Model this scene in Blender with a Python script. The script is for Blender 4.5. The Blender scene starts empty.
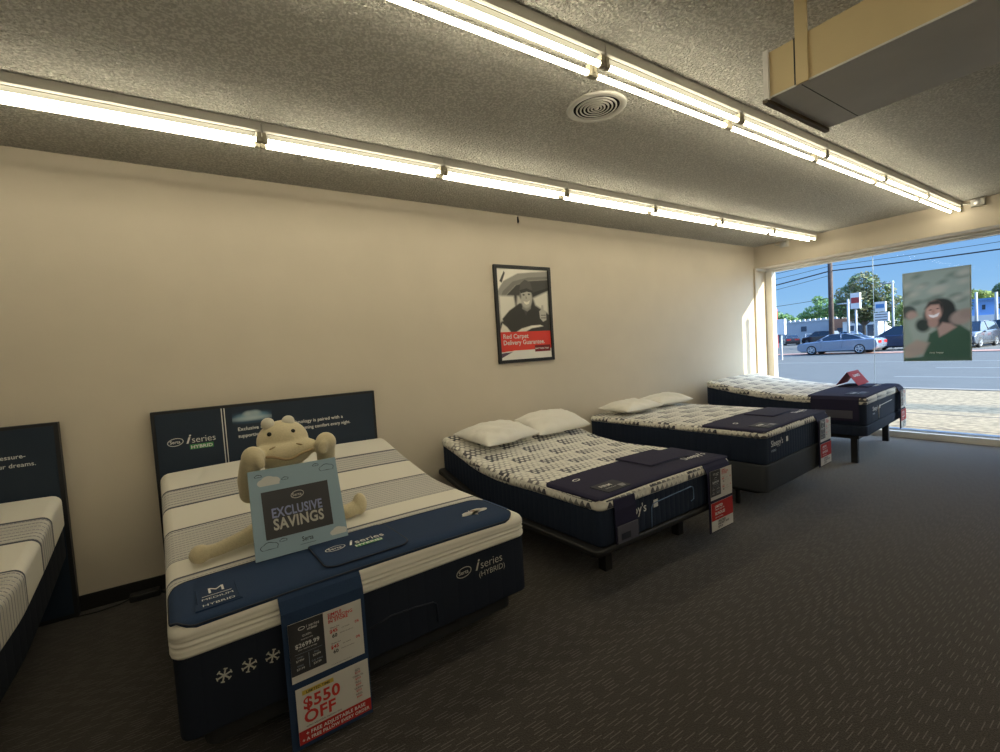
import bpy, bmesh, math, random
import numpy as np
from mathutils import Vector, Matrix
random.seed(7)
PI = math.pi
C = bpy.context.scene.collection
S = bpy.context.scene

# ------------------------------------------------------------------ camera, sky, sun, exposure
cam_d = bpy.data.cameras.new('camera'); cam = bpy.data.objects.new('camera', cam_d); C.objects.link(cam)
cam_d.sensor_fit = 'HORIZONTAL'; cam_d.sensor_width = 36.0; cam_d.lens = 16.674
cam_d.clip_start = 0.05; cam_d.clip_end = 600
RX = Vector((0.83125698, -0.55239678, -0.06220641))
DN = Vector((-0.080825, -0.00938857, -0.99668409))
FW = Vector((0.54998105, 0.83352844, -0.05245178))
M = Matrix((RX, -DN, -FW)).transposed().to_4x4()
M.translation = Vector((0, -4.1, 1.5498))
cam.matrix_world = M
S.camera = cam
vs = S.view_settings
S.display_settings.display_device = 'sRGB'
vs.view_transform = 'Standard'; vs.look = 'None'; vs.gamma = 1.0; vs.use_curve_mapping = False
vs.exposure = 0.0
TUBE_POWER = 16.0        # lamps
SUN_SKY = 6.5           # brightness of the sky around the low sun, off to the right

wd = bpy.data.worlds.new('sky'); S.world = wd; wd.use_nodes = True
nt = wd.node_tree; nt.nodes.clear()
wo = nt.nodes.new('ShaderNodeOutputWorld'); bg = nt.nodes.new('ShaderNodeBackground')
tc = nt.nodes.new('ShaderNodeTexCoord'); sp = nt.nodes.new('ShaderNodeSeparateXYZ')
rp = nt.nodes.new('ShaderNodeValToRGB')
nt.links.new(tc.outputs['Generated'], sp.inputs[0]); nt.links.new(sp.outputs[2], rp.inputs[0])
e = rp.color_ramp.elements
e[0].position = 0.0; e[0].color = (0.42, 0.66, 0.92, 1)
e[1].position = 0.55; e[1].color = (0.10, 0.27, 0.72, 1)
q = e.new(0.06); q.color = (0.30, 0.57, 0.95, 1)
q = e.new(0.2); q.color = (0.16, 0.40, 0.90, 1)
cl = nt.nodes.new('ShaderNodeTexNoise'); cl.inputs['Scale'].default_value = 3.0; cl.inputs['Detail'].default_value = 6
mp = nt.nodes.new('ShaderNodeMapping'); mp.inputs['Scale'].default_value = (1, 1, 7)
nt.links.new(tc.outputs['Generated'], mp.inputs[0]); nt.links.new(mp.outputs[0], cl.inputs['Vector'])
cr = nt.nodes.new('ShaderNodeValToRGB'); cr.color_ramp.elements[0].position = .46; cr.color_ramp.elements[1].position = .95
nt.links.new(cl.outputs[0], cr.inputs[0])
mx = nt.nodes.new('ShaderNodeMixRGB'); mx.inputs[2].default_value = (0.75, 0.86, 0.97, 1)
mu = nt.nodes.new('ShaderNodeMath'); mu.operation = 'MULTIPLY'; mu.inputs[1].default_value = .16
nt.links.new(cr.outputs[0], mu.inputs[0]); nt.links.new(mu.outputs[0], mx.inputs[0])
nt.links.new(rp.outputs[0], mx.inputs[1])
gw = nt.nodes.new('ShaderNodeMixRGB'); gw.inputs[2].default_value = (0.66, 0.82, 1.0, 1)
nt.links.new(mx.outputs[0], gw.inputs[1]); nt.links.new(gw.outputs[0], bg.inputs[0])
bg.inputs[1].default_value = 1.0
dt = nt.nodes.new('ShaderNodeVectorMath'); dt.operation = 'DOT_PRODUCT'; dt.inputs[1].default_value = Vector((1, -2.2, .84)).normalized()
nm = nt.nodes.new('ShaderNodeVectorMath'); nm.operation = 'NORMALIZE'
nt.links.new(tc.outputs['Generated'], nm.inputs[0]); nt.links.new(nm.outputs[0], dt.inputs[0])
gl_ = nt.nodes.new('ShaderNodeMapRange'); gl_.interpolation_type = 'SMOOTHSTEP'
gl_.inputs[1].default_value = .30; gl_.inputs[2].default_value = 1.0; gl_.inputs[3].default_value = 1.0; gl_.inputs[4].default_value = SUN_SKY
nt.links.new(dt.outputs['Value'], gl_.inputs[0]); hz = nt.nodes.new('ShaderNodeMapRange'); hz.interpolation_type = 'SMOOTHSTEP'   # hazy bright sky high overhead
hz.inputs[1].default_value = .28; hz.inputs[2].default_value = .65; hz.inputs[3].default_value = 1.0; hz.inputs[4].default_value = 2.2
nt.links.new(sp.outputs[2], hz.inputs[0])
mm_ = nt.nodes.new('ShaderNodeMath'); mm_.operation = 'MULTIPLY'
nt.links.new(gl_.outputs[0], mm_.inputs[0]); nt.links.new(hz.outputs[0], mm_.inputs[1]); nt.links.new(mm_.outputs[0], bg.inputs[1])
g2_ = nt.nodes.new('ShaderNodeMapRange'); g2_.interpolation_type = 'SMOOTHSTEP'; g2_.inputs[1].default_value = .30; g2_.inputs[2].default_value = .9
nt.links.new(dt.outputs['Value'], g2_.inputs[0]); nt.links.new(g2_.outputs[0], gw.inputs[0])
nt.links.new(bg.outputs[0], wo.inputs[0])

sl = bpy.data.lights.new('sun', 'SUN'); sl.energy = 10.5; sl.angle = math.radians(0.6); sl.color = (1.0, 0.88, 0.70)
so = bpy.data.objects.new('sun', sl); C.objects.link(so); so.location = (20, -30, 20)
so.rotation_euler = Vector((-1, 2.2, -0.84)).to_track_quat('-Z', 'Y').to_euler()

# ------------------------------------------------------------------ material helpers
def srgb(r, g, b):
    f = lambda c: (c/255/12.92) if c/255 <= .04045 else ((c/255+.055)/1.055)**2.4
    return (f(r), f(g), f(b), 1)
MATS = {}
def new_mat(name):
    m = bpy.data.materials.new(name); m.use_nodes = True
    return m, m.node_tree, m.node_tree.nodes['Principled BSDF']
def mat(name, col, rough=.7, metal=0, noise=0, nscale=40, bump=0, bscale=200, spec=.5, coat=0, sheen=0):
    if name in MATS: return MATS[name]
    m, t, b = new_mat(name)
    b.inputs['Base Color'].default_value = col; b.inputs['Roughness'].default_value = rough
    b.inputs['Metallic'].default_value = metal; b.inputs['Specular IOR Level'].default_value = spec
    b.inputs['Coat Weight'].default_value = coat; b.inputs['Sheen Weight'].default_value = sheen
    if noise or bump:
        tc = t.nodes.new('ShaderNodeTexCoord')
    if noise:
        n = t.nodes.new('ShaderNodeTexNoise'); n.inputs['Scale'].default_value = nscale; n.inputs['Detail'].default_value = 4
        t.links.new(tc.outputs['Object'], n.inputs['Vector'])
        r = t.nodes.new('ShaderNodeMapRange'); r.inputs[3].default_value = 1-noise; r.inputs[4].default_value = 1+noise
        r.inputs[1].default_value = .3; r.inputs[2].default_value = .7
        t.links.new(n.outputs[0], r.inputs[0])
        x = t.nodes.new('ShaderNodeVectorMath'); x.operation = 'SCALE'; x.inputs[0].default_value = col[:3]
        t.links.new(r.outputs[0], x.inputs['Scale']); t.links.new(x.outputs[0], b.inputs['Base Color'])
    if bump:
        n = t.nodes.new('ShaderNodeTexNoise'); n.inputs['Scale'].default_value = bscale; n.inputs['Detail'].default_value = 3
        t.links.new(tc.outputs['Object'], n.inputs['Vector'])
        k = t.nodes.new('ShaderNodeBump'); k.inputs['Strength'].default_value = bump; k.inputs['Distance'].default_value = .01
        t.links.new(n.outputs[0], k.inputs['Height']); t.links.new(k.outputs[0], b.inputs['Normal'])
    MATS[name] = m
    return m
class NX:
    """small arithmetic on shader nodes"""
    def __init__(s, t): s.t = t
    def m(s, op, a, b=None, c=None):
        n = s.t.nodes.new('ShaderNodeMath'); n.operation = op
        for i, v in enumerate((a, b, c)):
            if v is None: continue
            if isinstance(v, (int, float)): n.inputs[i].default_value = v
            else: s.t.links.new(v, n.inputs[i])
        return n.outputs[0]
    def comb(s, x, y, z=0):
        n = s.t.nodes.new('ShaderNodeCombineXYZ')
        for i, v in enumerate((x, y, z)):
            if isinstance(v, (int, float)): n.inputs[i].default_value = v
            else: s.t.links.new(v, n.inputs[i])
        return n.outputs[0]
    def obj(s):
        tc = s.t.nodes.new('ShaderNodeTexCoord'); p = s.t.nodes.new('ShaderNodeSeparateXYZ')
        s.t.links.new(tc.outputs['Object'], p.inputs[0]); return tc.outputs['Object'], p.outputs
    def wn(s, v):
        n = s.t.nodes.new('ShaderNodeTexWhiteNoise'); n.noise_dimensions = '2D'; s.t.links.new(v, n.inputs[0]); return n.outputs['Value']
    def mix(s, f, a, b):
        n = s.t.nodes.new('ShaderNodeMixRGB')
        for i, v in ((0, f), (1, a), (2, b)):
            if isinstance(v, (tuple, float, int)): n.inputs[i].default_value = v
            else: s.t.links.new(v, n.inputs[i])
        return n.outputs[0]
def stripe(nx, v, c, w):            # 1 where |v-c| < w
    return nx.m('LESS_THAN', nx.m('ABSOLUTE', nx.m('SUBTRACT', v, c)), w)
def smooth_step(nx, v, a, b):
    n = nx.t.nodes.new('ShaderNodeMapRange'); n.interpolation_type = 'SMOOTHSTEP'
    n.inputs[1].default_value = a; n.inputs[2].default_value = b
    nx.t.links.new(v, n.inputs[0]); return n.outputs[0]

def mat_carpet():
    m, t, b = new_mat('brown carpet with fine dashes'); nx = NX(t); v, o = nx.obj()
    row = nx.m('FLOOR', nx.m('DIVIDE', o[1], .0165))
    off = nx.m('MULTIPLY', nx.wn(nx.comb(row, 3.3)), 7.0)
    xx = nx.m('ADD', nx.m('DIVIDE', o[0], .135), off)
    cell = nx.m('FLOOR', xx); fx = nx.m('FRACT', xx); fy = nx.m('FRACT', nx.m('DIVIDE', o[1], .0165))
    on = nx.m('GREATER_THAN', nx.wn(nx.comb(cell, row)), .12)
    a = nx.m('MULTIPLY', on, nx.m('LESS_THAN', fx, .46))
    a = nx.m('MULTIPLY', a, nx.m('LESS_THAN', nx.m('ABSOLUTE', nx.m('SUBTRACT', fy, .5)), .10))
    n = t.nodes.new('ShaderNodeTexNoise'); n.inputs['Scale'].default_value = 160; n.inputs['Detail'].default_value = 3
    t.links.new(v, n.inputs['Vector'])
    base = nx.mix(smooth_step(nx, n.outputs[0], .3, .7), (.028, .025, .023, 1), (.060, .052, .046, 1))
    n2 = t.nodes.new('ShaderNodeTexNoise'); n2.inputs['Scale'].default_value = 1.3; n2.inputs['Detail'].default_value = 5
    t.links.new(v, n2.inputs['Vector'])
    base = nx.mix(nx.m('MULTIPLY', n2.outputs[0], .35), base, (.06, .048, .038, 1))
    t.links.new(nx.mix(nx.m('MULTIPLY', a, .55), base, (.20, .185, .17, 1)), b.inputs['Base Color'])
    b.inputs['Roughness'].default_value = .95; b.inputs['Specular IOR Level'].default_value = .15
    b.inputs['Sheen Weight'].default_value = .45; b.inputs['Sheen Roughness'].default_value = .4
    k = t.nodes.new('ShaderNodeBump'); k.inputs['Strength'].default_value = .5; k.inputs['Distance'].default_value = .004
    t.links.new(n.outputs[0], k.inputs['Height']); t.links.new(k.outputs[0], b.inputs['Normal'])
    return m
def mat_ceiling():
    m, t, b = new_mat('popcorn textured ceiling'); nx = NX(t); v, o = nx.obj()
    n = t.nodes.new('ShaderNodeTexNoise'); n.inputs['Scale'].default_value = 70; n.inputs['Detail'].default_value = 5
    n.inputs['Roughness'].default_value = .55
    t.links.new(v, n.inputs['Vector'])
    vo = t.nodes.new('ShaderNodeTexVoronoi'); vo.inputs['Scale'].default_value = 60; t.links.new(v, vo.inputs['Vector'])
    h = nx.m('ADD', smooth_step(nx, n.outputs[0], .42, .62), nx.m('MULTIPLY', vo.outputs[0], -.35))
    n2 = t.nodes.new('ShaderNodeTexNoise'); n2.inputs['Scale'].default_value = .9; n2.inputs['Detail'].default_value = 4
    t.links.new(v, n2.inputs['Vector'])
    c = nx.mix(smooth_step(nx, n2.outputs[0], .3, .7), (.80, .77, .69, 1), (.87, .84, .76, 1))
    t.links.new(nx.mix(smooth_step(nx, n.outputs[0], .47, .56), nx.mix(.62, c, (.46, .435, .37, 1)), c), b.inputs['Base Color'])  # bright specks and shaded pits of the relief are painted into the colour
    b.inputs['Roughness'].default_value = .75
    k = t.nodes.new('ShaderNodeBump'); k.inputs['Strength'].default_value = 1.0; k.inputs['Distance'].default_value = .05
    t.links.new(h, k.inputs['Height']); t.links.new(k.outputs[0], b.inputs['Normal'])
    return m
def mat_banded():
    """white knit with crosswise navy cords and grey mesh bands (follows object Y)"""
    m, t, b = new_mat('banded white knit'); nx = NX(t); v, o = nx.obj(); y = nx.m('SUBTRACT', .105, o[1])
    def between(a, c): return nx.m('MULTIPLY', nx.m('GREATER_THAN', y, a), nx.m('LESS_THAN', y, c))
    mesh = nx.m('ADD', nx.m('ADD', between(.42, .66), between(.955, 1.39)), between(1.615, 1.85))
    fine = nx.m('LESS_THAN', nx.m('FRACT', nx.m('DIVIDE', y, .036)), .20)
    dash = nx.m('GREATER_THAN', nx.m('FRACT', nx.m('DIVIDE', o[0], .016)), .2)
    ribs = nx.m('MULTIPLY', mesh, nx.m('MULTIPLY', fine, dash))
    grain = t.nodes.new('ShaderNodeTexNoise'); grain.inputs['Scale'].default_value = 260; t.links.new(v, grain.inputs['Vector'])
    base = nx.mix(nx.m('MULTIPLY', mesh, .8), (.80, .765, .67, 1), (.50, .48, .45, 1))
    base = nx.mix(nx.m('MULTIPLY', grain.outputs[0], .18), base, (.52, .49, .42, 1))
    base = nx.mix(nx.m('MULTIPLY', ribs, .8), base, (.13, .15, .19, 1))
    cord = stripe(nx, y, .42, .009)
    for c, w in ((.66, .009), (.955, .007), (1.39, .003), (1.615, .010), (1.86, .005)):
        cord = nx.m('MAXIMUM', cord, stripe(nx, y, c, w))
    col = nx.mix(cord, base, (.025, .032, .055, 1))
    t.links.new(col, b.inputs['Base Color']); b.inputs['Roughness'].default_value = .85
    b.inputs['Sheen Weight'].default_value = .2
    k = t.nodes.new('ShaderNodeBump'); k.inputs['Strength'].default_value = .35; k.inputs['Distance'].default_value = .006
    ww = nx.m('SINE', nx.m('MULTIPLY', y, 2*PI/.03))
    t.links.new(nx.m('ADD', nx.m('MULTIPLY', ww, nx.m('MULTIPLY', mesh, .6)), nx.m('MULTIPLY', cord, -2.0)), k.inputs['Height'])
    t.links.new(k.outputs[0], b.inputs['Normal'])
    return m
def mat_honeycomb():
    """white cover printed with fading honeycomb dots in staggered patches"""
    m, t, b = new_mat('honeycomb printed knit'); nx = NX(t); v, o = nx.obj()
    g = t.nodes.new('ShaderNodeNewGeometry'); tcn = t.nodes.new('ShaderNodeSeparateXYZ')
    t.links.new(g.outputs['Normal'], tcn.inputs[0])
    up = nx.m('GREATER_THAN', nx.m('ABSOLUTE', tcn.outputs[2]), .55)
    side = nx.m('SUBTRACT', 1.0, up)
    u = nx.m('ADD', nx.m('MULTIPLY', o[0], 1.0), nx.m('MULTIPLY', side, o[1]))
    w = nx.m('ADD', nx.m('MULTIPLY', up, o[1]), nx.m('MULTIPLY', side, o[2]))
    P = .052; Q = .045
    row = nx.m('FLOOR', nx.m('DIVIDE', w, Q))
    sh = nx.m('MULTIPLY', nx.m('FLOORED_MODULO', row, 2.0), .5)
    uu = nx.m('ADD', nx.m('DIVIDE', u, P), sh)
    fx = nx.m('SUBTRACT', nx.m('FRACT', uu), .5); fy = nx.m('MULTIPLY', nx.m('SUBTRACT', nx.m('FRACT', nx.m('DIVIDE', w, Q)), .5), Q/P)
    d = nx.m('SQRT', nx.m('ADD', nx.m('MULTIPLY', fx, fx), nx.m('MULTIPLY', fy, fy)))
    # staggered patches: strong at the left end, fading to the right
    prow = nx.m('FLOOR', nx.m('DIVIDE', w, .18))
    pu = nx.m('FRACT', nx.m('ADD', nx.m('DIVIDE', u, .42), nx.m('MULTIPLY', prow, .37)))
    pv = nx.m('ABSOLUTE', nx.m('SUBTRACT', nx.m('FRACT', nx.m('DIVIDE', w, .18)), .5))
    amp = nx.m('MULTIPLY', nx.m('SUBTRACT', 1.0, pu), nx.m('LESS_THAN', pv, .40))
    amp = nx.m('ADD', nx.m('MULTIPLY', amp, nx.m('ADD', up, nx.m('MULTIPLY', side, .0))), nx.m('MULTIPLY', side, nx.m('MULTIPLY', nx.m('SUBTRACT', 1.0, pu), 1.0)))
    inner = nx.m('SUBTRACT', .50, nx.m('MULTIPLY', amp, .23))
    # honeycomb: darkness outside the pale discs
    dark = nx.m('GREATER_THAN', d, inner)
    tri = nx.m('MULTIPLY', nx.m('LESS_THAN', nx.m('ADD', nx.m('ABSOLUTE', fx), nx.m('MULTIPLY', fy, .6)), nx.m('MULTIPLY', amp, .42)), nx.m('GREATER_THAN', fy, -.33))
    dark = nx.m('ADD', nx.m('MULTIPLY', dark, up), nx.m('MULTIPLY', tri, side))
    dark = nx.m('MULTIPLY', dark, nx.m('GREATER_THAN', amp, .12))
    tone = nx.m('ADD', .25, nx.m('MULTIPLY', amp, .75))
    base = nx.mix(smooth_step(nx, d, .1, .5), (.86, .84, .77, 1), (.70, .68, .62, 1))
    col = nx.mix(nx.m('MULTIPLY', dark, tone), base, (.030, .032, .055, 1))
    t.links.new(col, b.inputs['Base Color']); b.inputs['Roughness'].default_value = .85
    b.inputs['Sheen Weight'].default_value = .2
    k = t.nodes.new('ShaderNodeBump'); k.inputs['Strength'].default_value = .6; k.inputs['Distance'].default_value = .006
    t.links.new(nx.m('MULTIPLY', d, -1.0), k.inputs['Height']); t.links.new(k.outputs[0], b.inputs['Normal'])
    return m
def mat_quilted(name, col, sx, sy, strength=.5, rough=.85):
    m, t, b = new_mat(name); nx = NX(t); v, o = nx.obj()
    a = nx.m('ABSOLUTE', nx.m('SINE', nx.m('MULTIPLY', nx.m('ADD', o[0], o[1]), PI/sx)))
    n = t.nodes.new('ShaderNodeTexNoise'); n.inputs['Scale'].default_value = 300; t.links.new(v, n.inputs['Vector'])
    t.links.new(nx.mix(nx.m('MULTIPLY', n.outputs[0], .4), col, tuple(c*.55 for c in col[:3])+(1,)), b.inputs['Base Color'])
    b.inputs['Roughness'].default_value = rough; b.inputs['Specular IOR Level'].default_value = .3
    k = t.nodes.new('ShaderNodeBump'); k.inputs['Strength'].default_value = strength; k.inputs['Distance'].default_value = .006
    t.links.new(nx.m('POWER', a, .4), k.inputs['Height']); t.links.new(k.outputs[0], b.inputs['Normal'])
    return m
def mat_glass():
    m = bpy.data.materials.new('clear window glass'); m.use_nodes = True; t = m.node_tree; t.nodes.clear()
    o = t.nodes.new('ShaderNodeOutputMaterial'); mixn = t.nodes.new('ShaderNodeMixShader')
    tr = t.nodes.new('ShaderNodeBsdfTransparent'); tr.inputs[0].default_value = (.95, .97, .96, 1)
    gl = t.nodes.new('ShaderNodeBsdfGlossy'); gl.inputs['Roughness'].default_value = .02
    f = t.nodes.new('ShaderNodeFresnel'); f.inputs[0].default_value = 1.12
    g = t.nodes.new('ShaderNodeNewGeometry'); bf = t.nodes.new('ShaderNodeMath'); bf.operation = 'SUBTRACT'; bf.inputs[0].default_value = 1.0
    t.links.new(g.outputs['Backfacing'], bf.inputs[1]); ml = t.nodes.new('ShaderNodeMath'); ml.operation = 'MULTIPLY'
    t.links.new(f.outputs[0], ml.inputs[0]); t.links.new(bf.outputs[0], ml.inputs[1])
    t.links.new(ml.outputs[0], mixn.inputs[0]); t.links.new(tr.outputs[0], mixn.inputs[1]); t.links.new(gl.outputs[0], mixn.inputs[2])
    t.links.new(mixn.outputs[0], o.inputs[0]); return m
def mat_emit(name, col, s):
    m = bpy.data.materials.new(name); m.use_nodes = True; t = m.node_tree; t.nodes.clear()
    o = t.nodes.new('ShaderNodeOutputMaterial'); em = t.nodes.new('ShaderNodeEmission')
    em.inputs[0].default_value = col; em.inputs[1].default_value = s
    t.links.new(em.outputs[0], o.inputs[0]); return m
def mat_print(name, rough=.4, translucent=0):
    m, t, b = new_mat(name)
    a = t.nodes.new('ShaderNodeVertexColor'); a.layer_name = 'print'
    t.links.new(a.outputs[0], b.inputs['Base Color']); b.inputs['Roughness'].default_value = rough
    if translucent:
        tr = t.nodes.new('ShaderNodeBsdfTranslucent'); mixn = t.nodes.new('ShaderNodeMixShader')
        mixn.inputs[0].default_value = translucent
        t.links.new(a.outputs[0], tr.inputs[0]); t.links.new(b.outputs[0], mixn.inputs[1]); t.links.new(tr.outputs[0], mixn.inputs[2])
        t.links.new(mixn.outputs[0], t.nodes['Material Output'].inputs[0])
    return m
W_PAINT = mat('cream wall paint', (.64, .565, .45, 1), .6, noise=.025, nscale=2.5, bump=.06, bscale=90)
W_WHITE = mat('white trim paint', (.80, .79, .75, 1), .5)
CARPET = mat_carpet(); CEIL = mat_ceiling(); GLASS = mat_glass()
BANDED = mat_banded(); HONEY = mat_honeycomb()
NAVY_CORE = mat_quilted('navy mattress border fabric', (.010, .015, .028, 1), .09, .09, .25)
SLEEP_CORE = mat_quilted('quilted blue black border fabric', (.014, .024, .050, 1), .055, .055, .7)
BOX_GREY = mat('charcoal foundation fabric', (.034, .039, .048, 1), .9, noise=.1, nscale=300, bump=.1)
RUNNER_BLUE = mat('navy foot protector fabric', (.020, .042, .095, 1), .8, noise=.08, nscale=200, bump=.12, bscale=400, spec=.25)
RUNNER_LIGHT = mat('blue elastic fabric', (.030, .075, .19, 1), .8)
RUNNER_PURPLE = mat('dark purple foot protector fabric', (.021, .020, .050, 1), .8, noise=.08, nscale=200, bump=.12, bscale=400, spec=.25)
PIPE_DARK = mat('dark navy piping', (.008, .012, .028, 1), .6)
PIPE_BLUE = mat('pale blue piping', (.12, .2, .36, 1), .6)
BLACK = mat('black plastic', (.012, .012, .013, 1), .55)
BASE_DK = mat('dark base upholstery', (.013, .014, .016, 1), .8, noise=.1, nscale=200, bump=.1)
BLACK_METAL = mat('black painted metal', (.015, .015, .016, 1), .45)
SILVER = mat('brushed silver metal', (.6, .6, .6, 1), .35, 1)
HB_NAVY = mat('navy headboard panel', (.0085, .021, .042, 1), .55, noise=.04, nscale=3)
HB_EDGE = mat('black headboard edge', (.010, .011, .014, 1), .5)
WHITE_INK = mat('white ink', (.72, .72, .70, 1), .6)
CREAM_INK = mat('pale ink', (.50, .49, .43, 1), .6)
GREEN_INK = mat('green ink', (.05, .28, .09, 1), .6)
BLUE_INK = mat('slate blue ink', (.26, .30, .50, 1), .6)
RED_INK = mat('red ink', (.55, .035, .03, 1), .6)
BLACK_INK = mat('black ink', (.015, .015, .017, 1), .6)
YELLOW_INK = mat('mustard ink', (.55, .40, .06, 1), .6)
CARD_WHITE = mat('white printed card', (.60, .58, .54, 1), .45)
CARD_DARK = mat('charcoal printed card', (.035, .035, .04, 1), .45)
CARD_RED = mat('red printed card', (.42, .03, .03, 1), .7, spec=.2)
PILLOW = mat('white pillow cotton', (.84, .82, .76, 1), .85, bump=.9, bscale=9, sheen=.2)
PLUSH = mat('cream plush', (.66, .57, .36, 1), .95, noise=.06, nscale=120, bump=.35, bscale=260, sheen=.4)
PLUSH_TAN = mat('tan plush', (.40, .29, .15, 1), .95, bump=.3, bscale=200, sheen=.3)
PLUSH_PALE = mat('pale plush', (.74, .70, .58, 1), .95, bump=.3, bscale=260, sheen=.3)
BEAD = mat('black bead', (.01, .01, .01, 1), .12)
SIGN_BLUE = mat('pale blue sign board', (.30, .42, .50, 1), .5)
CLOUD_W = mat('cloud white ink', (.66, .66, .62, 1), .6)
CLOUD_G = mat('cloud grey ink', (.35, .42, .5, 1), .6)
BASEBOARD = mat('black rubber baseboard', (.010, .009, .008, 1), .5)
FIX = mat('white enamel fixture', (.55, .53, .48, 1), .4)
SOCKET = mat('aged lamp socket', (.42, .38, .28, 1), .5)
DUCT_TAN = mat('tan duct board', (.78, .63, .36, 1), .7, noise=.05, nscale=3, bump=.08, bscale=30)
DUCT_GREY = mat('grey duct panel', (.86, .84, .80, 1), .6, noise=.05, nscale=3)
TUBE = mat_emit('lit fluorescent tube', (1.0, .905, .67, 1), TUBE_POWER)

# ------------------------------------------------------------------ mesh builder
class MB:
    def __init__(s): s.v = []; s.f = []; s.mi = []; s.m = []; s.sm = []
    def mid(s, m):
        if m not in s.m: s.m.append(m)
        return s.m.index(m)
    def add(s, vs, fs, m, smooth=False):
        n = len(s.v); s.v += [tuple(p) for p in vs]
        k = s.mid(m)
        for f in fs: s.f.append(tuple(i+n for i in f)); s.mi.append(k); s.sm.append(smooth)
    def box(s, x0, x1, y0, y1, z0, z1, m):
        vs = [(x, y, z) for z in (z0, z1) for y in (y0, y1) for x in (x0, x1)]
        s.add(vs, [(0, 2, 3, 1), (4, 5, 7, 6), (0, 1, 5, 4), (2, 6, 7, 3), (0, 4, 6, 2), (1, 3, 7, 5)], m)
    def obox(s, c, ax, ay, az, m):       # oriented box: centre and three half vectors
        c, ax, ay, az = map(Vector, (c, ax, ay, az))
        vs = [c+ax*i+ay*j+az*k for k in (-1, 1) for j in (-1, 1) for i in (-1, 1)]
        s.add(vs, [(0, 2, 3, 1), (4, 5, 7, 6), (0, 1, 5, 4), (2, 6, 7, 3), (0, 4, 6, 2), (1, 3, 7, 5)], m)
    def tube(s, pts, r, m, n=10, cap=True):
        pts = [Vector(p) for p in pts]; rs = r if isinstance(r, (list, tuple)) else [r]*len(pts)
        vs = []; up = Vector((0, 0, 1)); prev = None
        for i, p in enumerate(pts):
            d = (pts[min(i+1, len(pts)-1)]-pts[max(i-1, 0)]).normalized()
            if prev is None:
                a = d.cross(up)
                if a.length < 1e-3: a = d.cross(Vector((1, 0, 0)))
            else: a = prev-d*prev.dot(d)
            a.normalize(); prev = a; b = d.cross(a)
            for k in range(n):
                t = 2*PI*k/n; vs.append(p+(a*math.cos(t)+b*math.sin(t))*rs[i])
        fs = []
        for i in range(len(pts)-1):
            for k in range(n):
                fs.append((i*n+k, i*n+(k+1) % n, (i+1)*n+(k+1) % n, (i+1)*n+k))
        s.add(vs, fs, m, True)
        if cap:
            s.add(vs[:n], [tuple(range(n))[::-1]], m); s.add(vs[-n:], [tuple(range(n))], m)
    def poly(s, pts, m): s.add(pts, [tuple(range(len(pts)))], m)
    def prism(s, pts, off, m):           # planar polygon pushed along off
        off = Vector(off); n = len(pts); a = [Vector(p) for p in pts]; b = [p+off for p in a]
        s.add(a+b, [tuple(range(n))[::-1], tuple(range(n, 2*n))]+[(i, (i+1) % n, n+(i+1) % n, n+i) for i in range(n)], m)
    def lathe(s, prof, c, m, n=32, axis=2, smooth=True):
        vs = []
        for r, h in prof:
            for k in range(n):
                t = 2*PI*k/n; a, b = r*math.cos(t), r*math.sin(t)
                p = {2: (a, b, h), 1: (a, h, b), 0: (h, a, b)}[axis]
                vs.append((c[0]+p[0], c[1]+p[1], c[2]+p[2]))
        fs = [(i*n+k, i*n+(k+1) % n, (i+1)*n+(k+1) % n, (i+1)*n+k) for i in range(len(prof)-1) for k in range(n)]
        s.add(vs, fs, m, smooth)
    def ellipsoid(s, c, r, m, n=20, k=12, rot=None):
        vs = []; R = rot or Matrix.Identity(3)
        for i in range(k+1):
            ph = PI*i/k
            for j in range(n):
                t = 2*PI*j/n
                vs.append(Vector(c)+R @ Vector((r[0]*math.sin(ph)*math.cos(t), r[1]*math.sin(ph)*math.sin(t), r[2]*math.cos(ph))))
        fs = [(i*n+j, i*n+(j+1) % n, (i+1)*n+(j+1) % n, (i+1)*n+j) for i in range(k) for j in range(n)]
        s.add(vs, fs, m, True)
    def text(s, body, size, o, xd, yd, m, align='LEFT', bold=0.0, shear=0.0, sx=1.0, lift=0.0012, fit=None):
        cu = bpy.data.curves.new('t', 'FONT'); cu.body = body; cu.size = size; cu.align_x = align
        cu.offset = bold*size; cu.shear = shear; cu.resolution_u = 3; cu.space_line = 1.0; cu.space_character = 1.0+bold*2.2
        ob = bpy.data.objects.new('t', cu); C.objects.link(ob)
        dg = bpy.context.evaluated_depsgraph_get()
        me = bpy.data.meshes.new_from_object(ob.evaluated_get(dg))
        o, xd, yd = Vector(o), Vector(xd).normalized(), Vector(yd).normalized(); nn = xd.cross(yd)
        if fit: sx = fit/max(1e-6, max(v.co.x for v in me.vertices)-min(v.co.x for v in me.vertices))
        vs = [o+xd*(v.co.x*sx)+yd*v.co.y+nn*lift for v in me.vertices]
        s.add(vs, [tuple(p.vertices) for p in me.polygons], m)
        bpy.data.objects.remove(ob); bpy.data.meshes.remove(me); bpy.data.curves.remove(cu)
    def oval(s, c, rx, ry, w, xd, yd, m, fill=None, tilt=0.0, n=36, lift=.0012):
        c, xd, yd = Vector(c), Vector(xd).normalized(), Vector(yd).normalized(); nn = xd.cross(yd)
        ct, st = math.cos(tilt), math.sin(tilt)
        a = xd*ct+yd*st; b = yd*ct-xd*st
        out = [c+a*(rx*math.cos(2*PI*k/n))+b*(ry*math.sin(2*PI*k/n))+nn*lift for k in range(n)]
        inn = [c+a*((rx-w)*math.cos(2*PI*k/n))+b*((ry-w)*math.sin(2*PI*k/n))+nn*lift for k in range(n)]
        s.add(out+inn, [(k, (k+1) % n, n+(k+1) % n, n+k) for k in range(n)], m)
        if fill: s.add([p-nn*lift*.4 for p in out], [tuple(range(n))], fill)
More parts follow.
